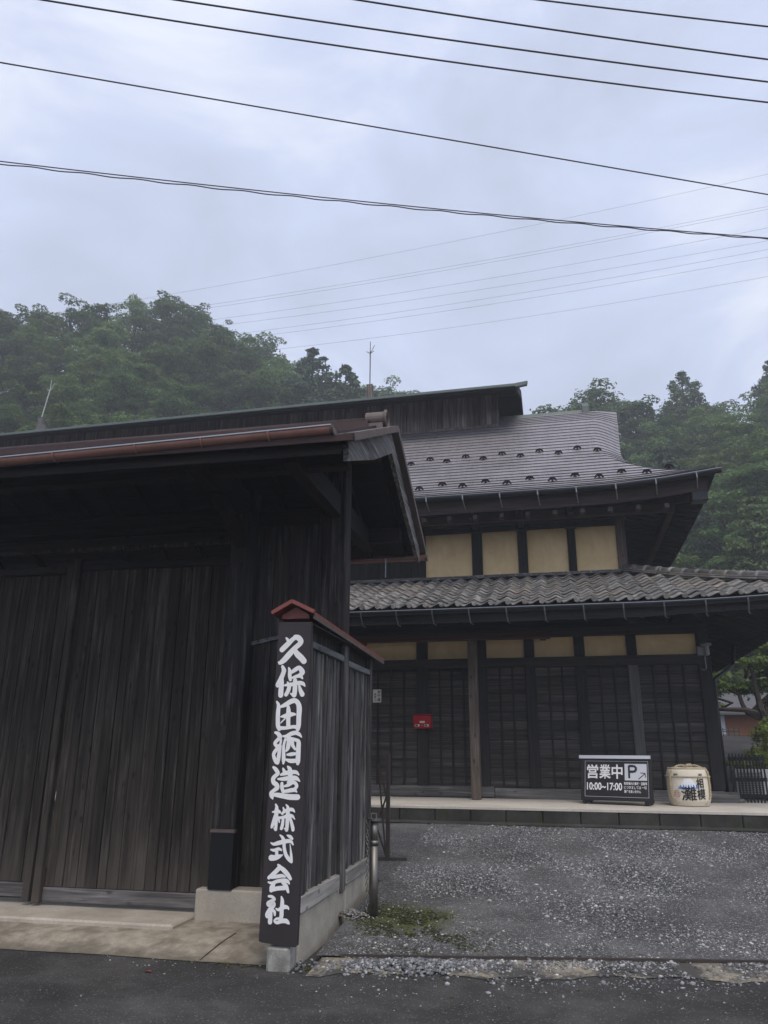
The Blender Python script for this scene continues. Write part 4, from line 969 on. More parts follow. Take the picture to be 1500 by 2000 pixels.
# thick eave: edge band and soffit
band = MB(); e0 = contour(0, .03); e1 = [(x-.02*(x > SX-.05), y+.02*(y < FY+.05), z-.10) for x, y, z in contour(0, .03)]; e2 = [(min(x, SX-.14) if x > 0 else x, max(y, FY+.12), z-.115) for x, y, z in e0]
e3 = [(min(x, SX-.16) if x > 0 else x, max(y, FY+.14), z-.34) for x, y, z in e0]
band.v = e0+e1+e2
for q in range(2): band.f += [(q*npt+k, q*npt+(k+1) % npt, (q+1)*npt+(k+1) % npt, (q+1)*npt+k) for k in range(npt)]
house.part('eave_band', band, 'black_wood', parent=uro)
b2 = MB(); b2.v = [(x, y, z) for x, y, z in e2]+e3; b2.f = [(k, (k+1) % npt, npt+(k+1) % npt, npt+k) for k in range(npt)]
house.part('eave_board', b2, 'fascia_wood', parent=uro)
sf = MB(); inner = [(min(x, 1.25) if x > 0 else max(x, -16), min(max(y, 14.52), 22), 5.98) for x, y, z in e0]
sf.v = [(x, y, z+.02) for x, y, z in e3]+inner; sf.f = [(k, (k+1) % npt, npt+(k+1) % npt, npt+k) for k in range(npt)]
house.part('soffit', sf, 'deck_wood', parent=uro)
for i in range(14):
    x = -4.2+i*.47
    house.part('rafter_end', MB().cbox(x-.04, x+.04, FY+.16, FY+.34, 5.50, 5.585, .006), 'fascia_wood', parent=uro)
house.part('eave_purlin', MB().cbox(-6.0, 2.05, 13.75, 13.87, 5.58, 5.72, .01), 'fascia_wood', parent=uro)
house.part('eave_purlin', MB().cbox(1.98, 2.10, 13.75, 21.0, 5.57, 5.71, .01), 'fascia_wood', parent=uro)
house.part('hip_rafter', MB().bar((SX-.2, FY+.2, 5.72), (1.15, 14.6, 5.95), .13, .18), 'fascia_wood', parent=uro)
for i in range(26):
    y = 13.9+i*.3
    house.part('side_rafter', MB().bar((SX-.22, y, 5.60), (1.22, y, 5.93), .05, .07), 'house_beam_wood', parent=uro)
house.part('corner_block', MB().cbox(SX-.42, SX-.16, FY+.15, FY+.4, 5.60, 5.84, .01), 'dark_gutter', parent=uro)
# upper gutter
gu = [contour(0, 0)[i] for i in range(16)]
ug = MB(); ug.tube([(x, FY-.05, z-.055) for x, y, z in gu]+[(SX+.05, FY-.05, gu[-1][2]-.05)], .052, 8)
ugo = H('upper_gutter', ug, 'dark_gutter', smooth=True)
house.part('gutter_lip', MB().tube([(x, FY-.10, z-.035) for x, y, z in gu]+[(SX+.06, FY-.10, gu[-1][2]-.03)], .008, 6), 'gutter_edge', parent=ugo)
for i in range(10):
    x = -3.55+i*.66
    z = 5.93+.17*max(0, 1-abs(SX-x)/2.4)**2
    br = MB(); br.bar((x, FY-.108, z-.03), (x+.006, FY-.10, z-.13), .022, .006, (0, 1, 0)); br.bar((x+.006, FY-.10, z-.13), (x+.03, FY+.11, z-.26), .022, .006, (0, 1, 0))
    house.part('gutter_bracket', br, 'bracket_steel', parent=ugo)
# snow guards in two staggered rows
sgm = MB(); n = 8; arc = [(.075*math.cos(math.pi*k/n), .062*math.sin(math.pi*k/n)) for k in range(n+1)]
inn = [(.035*math.cos(math.pi*k/n), .018*math.sin(math.pi*k/n)) for k in range(n+1)]
poly = [(-.078, .0)]+arc[::-1]+[(.05, 0), (.03, .016), (0, .018), (-.03, .016), (-.05, 0)]
pl = [(.078, 0)]+arc[1:-1]+[(-.078, 0), (-.05, 0), (-.035, .018), (-.015, .022), (-.012, .004), (.012, .004), (.015, .022), (.035, .018), (.05, 0)]
sgm.prism(pl, 1, -.006, .006); sgm.box(-.03, .03, 0, .16, -.004, .004)
sg_me = sgm.mesh('snow_guard', M['snow_guard_black']); fix_normals(sg_me)
def guard(x, run):
    z = ip(FP, run); dz = ip(FP, run+.1)-ip(FP, run-.1); up = .17*max(0, 1-abs(SX-x)/2.4)**2*math.exp(-run/.7)
    o = bpy.data.objects.new('snow_guard', sg_me); COL.objects.link(o); o.parent = uro
    o.location = (x, FY+run, z+up+.032); o.rotation_euler = (.25, 0, 0); o.scale = (1.12, 1.1, 1.25)
for i in range(12): guard(-2.45+i*.412, .46 if i % 2 == 0 else .66)
for i in range(11): guard(-2.9+i*.385, 1.98 if i % 2 == 0 else 2.16)
# ridge with copper cap
rdg = MB().prism([(17.66, 9.30), (17.70, 9.44), (17.90, 9.52), (18.10, 9.44), (18.14, 9.30)], 0, -1.4, .92)
rdo = house.part('ridge', rdg, 'copper_green', parent=uro)
house.part('ridge_end', MB().prism([(17.62, 9.28), (17.62, 9.50), (17.72, 9.62), (17.90, 9.68), (18.08, 9.62), (18.18, 9.50), (18.18, 9.28)], 0, .84, .99), 'copper_green', parent=rdo)
# ---- smoke turret along the ridge
tu = H('roof_turret', MB().box(-16.0, -1.22, 17.06, 18.9, 8.3, 9.95), 'turret_wood', label='raised smoke turret with vertical boards on the ridge')
x = -6.4
while x < -1.25:
    w = min(.145+rnd.uniform(-.03, .03), -1.22-x)
    house.part('turret_board', MB().cbox(x+.004, x+w-.004, 17.0+rnd.uniform(-.008, .008), 17.05, 8.82, 9.72, .004), 'turret_wood', parent=tu); x += w
house.part('turret_sill', MB().cbox(-8.0, -1.15, 16.93, 17.02, 8.80, 8.93, .01), 'turret_wood', parent=tu)
house.part('turret_post', MB().cbox(-1.27, -1.14, 16.96, 17.09, 8.86, 9.8, .01), 'turret_wood', parent=tu)
tr_ = MB()
for y0, y1, z0, z1 in ((15.95, 18.0, 9.32, 10.14), (20.0, 18.0, 9.32, 10.14)):
    tr_.add([(-16.5, y0, z0), (-.66, y0, z0), (-.66, y1, z1), (-16.5, y1, z1), (-16.5, y0, z0+.05), (-.60, y0, z0+.05), (-.60, y1, z1+.05), (-16.5, y1, z1+.05)],
            [(0, 1, 2, 3), (4, 5, 6, 7), (0, 1, 5, 4), (1, 2, 6, 5), (3, 0, 4, 7)])
tro = house.part('turret_roof', tr_, 'deck_wood', parent=tu, fix=True)
house.part('turret_eave_edge', MB().bar((-16.5, 15.93, 9.385), (-.46, 15.93, 9.40), .05, .06), 'copper_green', parent=tu)
house.part('turret_eave_edge', MB().prism([(-.66, 9.34), (-.40, 9.375), (-.38, 9.46), (-.66, 9.43)], 1, 15.9, 16.0), 'copper_green', parent=tu)
vb = MB(); vb.bar((-.63, 15.98, 9.33), (-.63, 18.0, 10.14), .05, .20); vb.bar((-.63, 20.0, 9.33), (-.63, 18.0, 10.14), .05, .20)
house.part('turret_bargeboard', vb, 'house_beam_wood', parent=tu)
for (x, zt, tilt) in ((-4.56, 12.13, .0), (-14.5, 12.05, .12)):
    ob = MB(); ob.box(x-.16, x+.16, 17.9, 18.1, 10.08, 10.42); ob.prism([(x-.13, 10.42), (x+.13, 10.42), (x+.07, 10.62), (x+.08, 10.82), (x-.08, 10.82), (x-.06, 10.62)], 1, 17.92, 18.08)
    house.part('ridge_ornament', ob, 'turret_wood' if tilt == 0 else 'sill_wood', parent=tu)
    lrd = MB().tube([(x-tilt*.3, 18, 10.8), (x+tilt, 18, zt-.3)], .016, 6); lrd.tube([(x+tilt, 18, zt-.3), (x+tilt, 18, zt)], .010, 5)
    for s_ in (-1, 1): lrd.tube([(x+tilt, 18, zt-.36), (x+tilt+s_*.10, 18, zt-.29)], .009, 5)
    lrd.tube([(x+tilt, 18, zt-.36), (x+tilt+.12, 18, zt-.12)], .008, 5)
    house.part('lightning_rod', lrd, 'brown_steel' if tilt == 0 else 'ac_white', parent=tu)
# downpipe at the corner, small corner lamp
H('downpipe', MB().tube([(3.1, 15.4, 3.42), (3.05, 15.4, 3.05), (2.95, 15.2, 2.98), (2.36, 13.55, 2.62), (2.36, 13.55, .85)], .035, 8), 'dark_gutter', smooth=True)
lmp = Thing('wall_lamp', 'small grey metal wall lamp under the eave at the house corner', 'lamp', (2.16, 13.2, 2.95))
lmp.part('bracket_box', MB().cbox(2.10, 2.20, 13.16, 13.23, 2.98, 3.13, .008), 'lamp_metal')
sh = MB().lathe([(.02, 3.10), (.05, 3.115), (.085, 3.125), (.085, 3.165), (.03, 3.18)], (2.23, 13.10), 16); lmp.part('shade', sh, 'lamp_metal', smooth=True)
lmp.part('bulb_housing', MB().lathe([(.03, 2.97), (.045, 2.99), (.04, 3.11)], (2.23, 13.10), 12), 'lamp_metal')
lmp.part('hook', MB().tube([(2.20, 13.12, 2.98), (2.20, 13.12, 2.77), (2.16, 13.12, 2.745), (2.13, 13.12, 2.775)], .008, 6), 'lamp_metal')
# ================================================================== things by the house
def local(name, label, cat, loc, rz=0, group=None):
    t = Thing(name, label, cat, (0, 0, 0), rz, group); t.root.location = loc; return t
# red mailbox
mb = local('mailbox', 'red metal mailbox hung on the dark board wall', 'mailbox', (-2.35, 13.10, 1.87))
body = mb.part('body', MB().prism([(0, 0), (.145, 0), (.145, .225), (.03, .225), (0, .19)], 0, -.15, .15), 'mail_red')
mb.part('lid', MB().prism([(-.012, .185), (.145, .226), (.145, .238), (-.016, .197)], 0, -.158, .158), 'mail_red')
mb.part('name_plate', MB().box(-.042, .042, -.004, .0, .085, .115), 'paper_white', parent=body)
for x in (-.085, .072):
    mb.part('slot', MB().box(x-.038, x+.038, -.003, .0, .028, .060), 'paper_white', parent=body)
    mb.part('slot_window', MB().box(x-.030, x+.012, -.005, -.003, .033, .055), 'ink_black', parent=body)
mb.part('lock', MB().tube([(0, -.006, .045), (0, .0, .045)], .012, 10), 'stamp_red', parent=body)
# paper talisman
tl = local('paper_talisman', 'small white paper talisman with black brushed characters on the dark wall', 'talisman', (-3.24, 13.255, 2.303))
tl.part('paper', MB().box(0, .147, 0, .004, 0, .218), 'paper_white')
for k, cch in enumerate('御守護'): tl.part('character', text_mesh(cch, (.078, .148-.066*k, .135, .208-.066*k), lambda u, v: (u, -.001, v), 'ink_black', .012, 'character'), None)
for k, cch in enumerate('高尾山'): tl.part('character', text_mesh(cch, (.022, .115-.048*k, .062, .157-.048*k), lambda u, v: (u, -.001, v), 'ink_black', .010, 'character'), None)
# opening hours board
sg = local('parking_sign', 'low black framed standing sign with white opening hours and parking mark on the terrace', 'sign', (.135, 12.42, .776), R(-17))
Wd = 1.03; back = .16
def P(u, v, l=0): return (u, .02+v*back-l, .055+v*.60)            # leaning panel, v 0..1
def pb(u0, v0, u1, v1, l0, l1): return MB().add([P(u0, v0, l0), P(u1, v0, l0), P(u1, v1, l0), P(u0, v1, l0), P(u0, v0, l1), P(u1, v0, l1), P(u1, v1, l1), P(u0, v1, l1)],
                                               [(3, 2, 1, 0), (4, 5, 6, 7), (0, 1, 5, 4), (1, 2, 6, 5), (2, 3, 7, 6), (3, 0, 4, 7)])
pn = sg.part('panel', pb(.02, .03, Wd-.02, .96, -.02, .0), 'sign_black')
for a in ((0, 0, Wd, .05), (0, .05, .035, .93), (Wd-.035, .05, Wd, .93), (0, .93, Wd, .965)): sg.part('frame', pb(*a, -.03, .012), 'sign_black')
sg.part('header_bar', pb(-.03, .968, Wd-.02, 1.045, -.03, .025), 'sign_grey_white')
for a in ((.055, .085, .975, .091), (.055, .905, .975, .911), (.055, .091, .059, .905), (.971, .091, .975, .905)): sg.part('border_line', pb(*a, .0, .0015), 'sign_grey_white', parent=pn)
sg.part('parking_plate', pb(.640, .47, .955, .85, .0, .0015), 'sign_grey_white', parent=pn)
fn = lambda l: (lambda u, v: P(u, v, l))
for k, cch in enumerate('営業中'): sg.part('character', text_mesh(cch, (.085+.183*k, .50, .255+.183*k+(-.01 if k == 2 else 0), .83), fn(.002), 'sign_white', .022, 'character'), None, parent=pn)
sg.part('lettering', text_mesh('10:00~17:00', (.085, .235, .60, .41), fn(.002), 'sign_white', .022, 'lettering'), None, parent=pn)
for k, ln in enumerate(('駐車場内の事故・盗難等', 'につきましては 一切', '責任を負いません')):
    sg.part('small_lettering', text_mesh(ln, (.628, .365-.09*k, .955 if k == 0 else (.945 if k == 1 else .865), .435-.09*k), fn(.002), 'sign_white', .012, 'small_lettering'), None, parent=pn)
mbp = MB(); stroke_mesh(mbp, [(.705, .53, .014), (.702, .80, .014)], lambda u, v, l: P(u, v, .003+l), 0, .001)
for i, stv in enumerate(([(.703, .80, .014), (.77, .80, .014), (.80, .775, .014), (.805, .735, .014), (.80, .695, .014), (.77, .67, .014), (.703, .67, .014)],)):
    Q = stv; pts = [(q[0], q[1]) for q in Q]
    for j in range(len(pts)-1):
        (x0, y0), (x1, y1) = pts[j], pts[j+1]; d = math.hypot(x1-x0, (y1-y0)*.6); nx_, ny_ = -(y1-y0)*.6/d*.017, (x1-x0)/d*.017
        mbp.add([P(x0+nx_, y0+ny_/.6, .0032+.0002*j), P(x1+nx_, y1+ny_/.6, .0032+.0002*j), P(x1-nx_, y1-ny_/.6, .0032+.0002*j), P(x0-nx_, y0-ny_/.6, .0032+.0002*j)], [(0, 1, 2, 3)])
sg.part('parking_letter', mbp, 'sign_black', parent=pn)
ar = MB()
for j, ((x0, y0), (x1, y1)) in enumerate((((.835, .50), (.93, .63)), ((.865, .645), (.935, .635)), ((.93, .64), (.935, .54)))):
    d = math.hypot(x1-x0, (y1-y0)*.6); nx_, ny_ = -(y1-y0)*.6/d*.006, (x1-x0)/d*.006
    ar.add([P(x0+nx_, y0+ny_/.6, .003+.0002*j), P(x1+nx_, y1+ny_/.6, .003+.0002*j), P(x1-nx_, y1-ny_/.6, .003+.0002*j), P(x0-nx_, y0-ny_/.6, .003+.0002*j)], [(0, 1, 2, 3)])
sg.part('arrow', ar, 'sign_black', parent=pn)
for u in (.05, .94):
    sg.part('leg', MB().cbox(u-.03, u+.03, .01, .40, .02, .075, .004), 'sign_black')
    sg.part('rear_stay', MB().bar((u, .38, .05), (u, .19, .60), .04, .02), 'sign_black')
    for yy in (.03, .37): sg.part('caster', MB().tube([(u-.014, yy, .022), (u+.014, yy, .022)], .022, 12), 'black_sheet')
# straw wrapped barrel
bx, by, bz = 1.665, 12.50, .779
br = local('sake_barrel', 'cream straw-wrapped barrel painted with blue mountain and black characters on the terrace', 'barrel', (bx, by, bz), 0)
prof = [(.252, 0), (.268, .010), (.270, .045), (.278, .052), (.286, .08), (.295, .18), (.297, .28), (.293, .40), (.288, .445), (.280, .470), (.272, .490), (.245, .514), (.18, .52), (.05, .522)]
bb = br.part('body', MB().lathe(prof, (0, 0), 48), 'barrel_cream', smooth=True)
def rad(z): return ip([(r_, z_) for r_, z_ in prof[4:9]], min(max(z, .08), .445), 1)
PH = math.atan2(-by, -bx)                                   # facing the road
def S(u, v, l=0):                                           # u: metres along the skin (to the viewer's right), v height
    r_ = rad(v)+.005+l; a = PH+u/.292; return (r_*math.cos(a), r_*math.sin(a), v)
def patch(pts, nsub=8, l=0):                                # polygon strip wrapped on the skin
    m = MB(); n = len(pts)//2; L, Rr = pts[:n], pts[n:][::-1]; V = []
    for i in range(n):
        for k in range(nsub+1): t = k/nsub; V.append(S(L[i][0]*(1-t)+Rr[i][0]*t, L[i][1]*(1-t)+Rr[i][1]*t, l))
    m.v = V; m.f = [(i*(nsub+1)+k, i*(nsub+1)+k+1, (i+1)*(nsub+1)+k+1, (i+1)*(nsub+1)+k) for i in range(n-1) for k in range(nsub)]; return m
br.part('mountain', patch([(-.150, .232), (-.085, .300), (-.045, .372)]+[(.045, .372), (.090, .300), (.150, .240)]), 'fuji_blue', parent=bb)
br.part('snow_cap', patch([(-.095, .288), (-.078, .318), (-.045, .375)]+[(.045, .375), (.080, .320), (.098, .290)], l=.001), 'fuji_white', parent=bb)
for k in range(6):
    u = -.085+k*.033
    br.part('snow_streak', patch([(u-.002+.010*(k % 2), .248), (u-.010, .292)]+[(u+.018, .292), (u+.004+.010*(k % 2), .248)], 3, .0015), 'fuji_white', parent=bb)
br.part('character', text_mesh('相', (.105, .245, .215, .378), lambda u, v: S(u, v, .003), 'ink_black', .020, 'character'), None, parent=bb)
br.part('character', text_mesh('模', (.105, .090, .235, .238), lambda u, v: S(u, v, .003), 'ink_black', .018, 'character'), None, parent=bb)
br.part('character', text_mesh('灘', (-.105, .075, .098, .262), lambda u, v: S(u, v, .003), 'ink_black', .013, 'character'), None, parent=bb)
br.part('small_character', text_mesh('登録', (-.20, .408, -.13, .440), lambda u, v: S(u, v, .003), 'ink_black', .02, 'small_character'), None, parent=bb)
br.part('small_character', text_mesh('商標', (.15, .408, .21, .440), lambda u, v: S(u, v, .003), 'ink_black', .02, 'small_character'), None, parent=bb)
rn = MB(); rn.tube([S(-.165+.045*math.cos(t), .165+.045*math.sin(t), .002) for t in np.linspace(0, 2*math.pi, 25)], .003, 4, False)
for du, dv, w, h in ((0, 0, .003, .07), (-.02, .012, .018, .004), (-.02, -.006, .018, .004), (-.02, -.022, .014, .004), (.02, .014, .018, .004), (.02, -.004, .016, .004), (.02, -.02, .018, .004), (-.02, .0, .004, .04), (.02, .0, .004, .04)):
    rn.add([S(-.165+du-w/2, .165+dv-h/2, .002), S(-.165+du+w/2, .165+dv-h/2, .002), S(-.165+du+w/2, .165+dv+h/2, .002), S(-.165+du-w/2, .165+dv+h/2, .002)], [(0, 1, 2, 3)])
br.part('stamp', rn, 'stamp_red', parent=bb)
tw = lambda pts, r_: MB().tube([(p[0]+.004*math.sin(i*2.1), p[1]+.004*math.cos(i*2.1), p[2]) for i, p in enumerate(pts)], [r_*(1+.22*math.sin(i*2.6)) for i in range(len(pts))], 8)
br.part('band', tw([S(u, .396, .004) for u in np.linspace(-.9, .9, 80)], .008), 'straw_rope', parent=bb)
for sgn in (-1, 1):
    cv = [S(sgn*((.25 if sgn < 0 else .335)+.06*math.sin(math.pi*(v-.02)/.5)*0)+sgn*(.0 if v > .12 else -.10*(1-v/.12)), max(v, .03), .010 if v > .1 else -.02) for v in np.linspace(.03, .46, 46)]
    top = [Vector(cv[-1]).lerp(Vector((0, 0, .535)), t)+Vector((0, 0, .045*math.sin(math.pi*t))) for t in np.linspace(.04, 1, 24)]
    br.part('rope', tw(cv+[tuple(p) for p in top], .014), 'straw_rope')
rim = MB().tube([(.255*math.cos(t), .255*math.sin(t), .500+.004*math.sin(9*t)) for t in np.linspace(0, 2*math.pi, 49)], .017, 8, False); br.part('rim_rope', rim, 'straw_rope')
kn = MB().tube([(-.05, -.16, .52), (-.02, -.19, .55), (.03, -.18, .555), (.05, -.14, .53)], [.018, .022, .022, .016], 8); br.part('knot', kn, 'straw_rope')
# stainless bollard with chain
bl = local('bollard', 'stainless steel bollard with ring top standing in the moss by the fence', 'bollard', (-1.752, 7.26, .10))
bl.part('tube', MB().tube([(0, 0, -.05), (0, 0, .60)], .038, 24), 'stainless', smooth=True)
bl.part('upper_tube', MB().tube([(0, 0, .60), (0, 0, .80)], .033, 24), 'stainless', smooth=True)
bl.part('collar', MB().tube([(0, 0, .595), (0, 0, .635)], .042, 24), 'stainless', smooth=True)
bl.part('cap', MB().tube([(0, 0, .80), (0, 0, .818)], .064, 24), 'stainless')
bl.part('ring', MB().tube([(-.022, -.02, .815), (-.022, -.02, .862), (.022, -.02, .862), (.022, -.02, .815)], .008, 8), 'stainless')
bl.part('lock_bolt', MB().tube([(0, -.05, .10), (0, -.044, .10)], .010, 8), 'black_sheet')
def link(mb_, c, d, up, L=.030, w=.011, r_=.0042):
    c, d, up = Vector(c), Vector(d).normalized(), Vector(up); sd = d.cross(up).normalized()
    pts = []
    for k in range(11):
        t = 2*math.pi*k/10; pts.append(c+d*(L*.62*math.cos(t))+sd*(w*math.sin(t)))
    mb_.tube(pts, r_, 5, False)
ch = local('chain', 'steel chain hanging behind the bollard and heaped on the moss', 'chain', (-1.83, 7.25, .11))
hg = MB()
for i in range(26): link(hg, (.012+.004*math.sin(i), .03, .78-.029*i), (0, .02, -1), (1, 0, 0) if i % 2 else (0, 1, 0))
ch.part('hanging_length', hg, 'chain_steel', smooth=True)
hp = MB(); rr_ = random.Random(3)
for i in range(210):
    a = rr_.uniform(0, 6.28); q = abs(rr_.gauss(0, .6)); hx, hy = .13*q*math.cos(a), .075*q*math.sin(a)
    link(hp, (-.105+hx, -.03+hy, .012+.055*max(0, 1-q/1.4)*rr_.random()), (math.cos(a*3), math.sin(a*3), rr_.uniform(-.4, .4)), (rr_.uniform(-1, 1), rr_.uniform(-1, 1), 1), .032, .012, .0045)
ch.part('heap', hp, 'chain_steel', smooth=True, kind='stuff')
# folding lattice gate
fg = local('folding_gate', 'brown folding lattice gate pushed back behind the wing fence', 'gate', (-2.08, 9.30, .32))
fg.part('end_post', MB().cbox(-.022, .022, -.02, .02, .0, 1.16, .003), 'brown_steel')
fg.part('foot', MB().cbox(-.20, .215, -.025, .025, -.015, .03, .003), 'brown_steel')
for k in range(3):
    x1 = -.02-k*.24; x0 = x1-.24
    for i, (pa, pb_) in enumerate((((x1, .02), (x0+.14, 1.04)), ((x1, .68), (x0+.14, 1.04)), ((x1, .68), (x0, .02)), ((x0+.02, .62), (x1-.0, .02)))):
        fg.part('lattice_bar', MB().bar((pa[0], -.012+.009*i, pa[1]), (pb_[0], -.012+.009*i, pb_[1]), .006, .020, (0, 0, 1) if False else (1, 0, 0)), 'brown_steel')
# black slat fence with outdoor unit behind it
sf_ = local('slat_screen', 'low black slatted screen standing beside the house corner', 'screen', (2.40, 13.32, .79), R(-6))
for i in range(11): sf_.part('slat', MB().cbox(.0+i*.047, .026+i*.047, 0, .012, -.01, .70-.002*i, .002), 'black_wood')
for z in (.06, .30, .60): sf_.part('rail', MB().cbox(-.01, .51, .012, .035, z, z+.055, .003), 'black_wood')
ac = local('outdoor_unit', 'pale grey air conditioner outdoor unit behind the black slatted screen', 'air conditioner', (2.50, 13.62, .80))
acb = ac.part('casing', MB().cbox(0, .55, 0, .24, .04, .46, .012), 'ac_white')
for i in range(13): ac.part('grille_slat', MB().box(.05, .40, -.008, -.001, .085+i*.026, .096+i*.026), 'black_sheet', parent=acb)
for x in (.06, .46): ac.part('foot', MB().box(x, x+.06, .0, .24, 0, .04), 'shed_roof')
st_ = MB().cbox(2.42, 2.56, 13.22, 13.36, .78, .835, .02); single('concrete_brick', st_, 'stub_concrete', 'small pale concrete brick at the foot of the slatted screen', 'brick')

# ================================================================== background right of the house
shd = local('storage_shed', 'small shed with orange-brown wall and grey roof beyond the garden tree', 'shed', (5.9, 30, 1.85))
shd.part('wall', MB().box(-.45, 2.6, 0, 2.5, 0, .98), 'shed_orange')
for i in range(11): shd.part('wall_sheet', MB().box(-.44+i*.1, -.36+i*.1, -.012, -.001, .02, .97), 'shed_orange')
shd.part('roof', MB().prism([(-.5, .92), (-.5, 1.0), (1.2, 1.75), (2.9, 1.0), (2.9, .92)], 0, -.85, 3.0), 'shed_roof')
shd.part('door_post', MB().box(-.62, -.47, -.05, .05, 0, 1.1), 'white_paint')
crs = local('crate_stack', 'stack of dark slatted crates in front of the shed door post', 'crates', (5.30, 29.6, 1.83))
for k in range(3):
    for z in (.02, .09): crs.part('crate_rail', MB().box(-.05, .50, 0, .02, k*.17+z, k*.17+z+.03), 'copper_green' if z > .05 else 'crate_black')
    for x in (-.05, .13, .31, .46): crs.part('crate_upright', MB().box(x, x+.03, -.004, .0, k*.17, k*.17+.15), 'crate_black')
hs = local('far_house', 'pale pinkish house wall with grey roof at the right edge behind the tree', 'house', (8.6, 36, 2.4))
hs.part('wall', MB().box(-1.0, 4, 0, 4, 0, 2.0), 'pink_wall'); hs.part('corner_post', MB().box(-1.06, -.86, -.06, .06, 0, 2.0), 'white_paint')
hs.part('roof', MB().prism([(-.6, 1.95), (-.6, 2.1), (2, 3.0), (4.6, 2.1), (4.6, 1.95)], 0, -1.5, 4.5), 'shed_roof')
bh = local('back_roof', 'low grey tiled outbuilding half hidden behind the garden tree', 'outbuilding', (5.6, 33.5, 2.1))
bh.part('wall', MB().box(-.9, 2.2, 0, 2, 0, 1.1), 'pink_wall'); bh.part('roof', MB().prism([(-.5, 1.05), (-.5, 1.15), (1.0, 1.75), (2.5, 1.15), (2.5, 1.05)], 0, -1.2, 2.6), 'kawara')
pv = MB()
for i in range(12):
    y0 = 14.2+i*1.4; y1 = y0+1.4; hz = lambda y: .86+(y-14.2)*.078
    pv.add([(2.2+(y0-14.2)*.05, y0, hz(y0)), (12, y0, hz(y0)), (12, y1, hz(y1)), (2.2+(y1-14.2)*.05, y1, hz(y1))], [(0, 1, 2, 3)])
single('back_lane', pv, 'asphalt', kind='structure')
# ---- leaf clouds
def leaf_cloud(n, centers, radii, size, flat=.55, shell=.6, up=.5, g=None, pw=2.0):
    g = g or rng
    ci = g.choice(len(centers), n, p=(np.array(radii)**pw/np.sum(np.array(radii)**pw)))
    d = g.normal(size=(n, 3)); d /= np.linalg.norm(d, axis=1)[:, None]
    rr = np.array(radii)[ci]*(shell+(1-shell)*g.random(n))
    d[:, 2] = np.where(g.random(n) < .88, np.abs(d[:, 2])-.10, d[:, 2])
    lump = 1+.25*np.sin(d[:, 0]*7+ci)*np.cos(d[:, 1]*6+ci*2)
    C = np.array(centers)[ci]+d*(rr*lump)[:, None]*np.array([1, 1, flat])
    nrm = d*np.array([.6, .6, .8])+np.array([0, 0, up])+g.normal(size=(n, 3))*.45; nrm /= np.linalg.norm(nrm, axis=1)[:, None]
    t = np.cross(nrm, g.normal(size=(n, 3))); t /= np.linalg.norm(t, axis=1)[:, None]; b = np.cross(nrm, t)
    s_ = size*g.uniform(.6, 1.35, n)[:, None]
    V = np.stack([C-t*s_, C+b*s_*.5+nrm*s_*.15, C+t*s_, C-b*s_*.5+nrm*s_*.15], 1).reshape(-1, 3)
    return V, np.arange(4*n).reshape(n, 4)
def limb(mb_, p, q, r0, r1, g, k=5, wob=.12):
    p, q = Vector(p), Vector(q); L = (q-p).length; pts = []; rd_ = []
    for i in range(k+1):
        t = i/k; w = Vector(g.normal(size=3))*L*wob*.5*math.sin(math.pi*t)
        pts.append(p.lerp(q, t)+w+Vector((0, 0, L*.06*math.sin(math.pi*t)))); rd_.append(r0+(r1-r0)*t)
    mb_.tube(pts, rd_, 6); return pts
def broad(seed, h=8.5, w=3.3, nleaf=4200, size=.17):
    g = np.random.default_rng(seed); tb_ = MB(); th = h*.36
    tp = limb(tb_, (0, 0, -.8), (g.normal()*.3, g.normal()*.3, h*.62), .20, .07, g, 7, .05)
    C, Rd = [], []
    nl = 13
    for i in range(nl):
        a = 2*math.pi*i*.382+g.normal()*.3; lev = .30+.64*(i/nl)**.9; rr = w*.95*math.sqrt(max(.1, 1-((lev-.42)/.6)**2))*g.uniform(.45, 1.05)*(.55 if lev > .84 else 1)
        c = (rr*math.cos(a), rr*math.sin(a), h*lev*g.uniform(.93, 1.05)); C.append(c); Rd.append(g.uniform(.85, 1.25)*w*.31)
        p0 = tp[min(len(tp)-1, 2+int(i*5/nl))]; limb(tb_, p0, c, .075, .02, g)
        r0 = Rd[-1]
        for _ in range(6):
            b_ = np.clip(g.normal(size=3), -1.3, 1.3)*r0*.95; C.append((c[0]+b_[0], c[1]+b_[1], c[2]+b_[2]*.55)); Rd.append(r0*g.uniform(.4, .7))
    C.append((0, 0, h*.93)); Rd.append(w*.34)
    V, F = leaf_cloud(nleaf, C, Rd, size, .55, .7, .95, g)
    return tb_.mesh('trunk', M['bark']), tri_mesh('crown', V, F, M['leaf_broad'])
def conifer(seed, h=12, w=2.1, nleaf=4200, size=.17, open_=0.0):
    g = np.random.default_rng(seed); tb_ = MB(); limb(tb_, (0, 0, -.8), (0, 0, h*.97), .22, .03, g, 8, .01); C, Rd = [], []
    k = 17
    for i in range(k):
        t = i/(k-1); z = h*(.22+.75*t); r_ = w*(1-t)**.62+.22
        nb = 6 if t < .7 else 4
        for j in range(nb):
            a = 2*math.pi*(j/nb)+i*1.1+g.normal()*.2; q = r_*g.uniform(.5, 1.0)
            if g.random() < open_: continue
            C.append((q*math.cos(a), q*math.sin(a), z-.18*q)); Rd.append(max(.34, r_*.46*g.uniform(.7, 1.2))); limb(tb_, (0, 0, z), C[-1], .04, .012, g, 3, .05)
    V, F = leaf_cloud(nleaf, C, Rd, size, .75, .4, .25, g, 1.2)
    return tb_.mesh('trunk', M['bark']), tri_mesh('crown', V, F, M['leaf_conifer'])
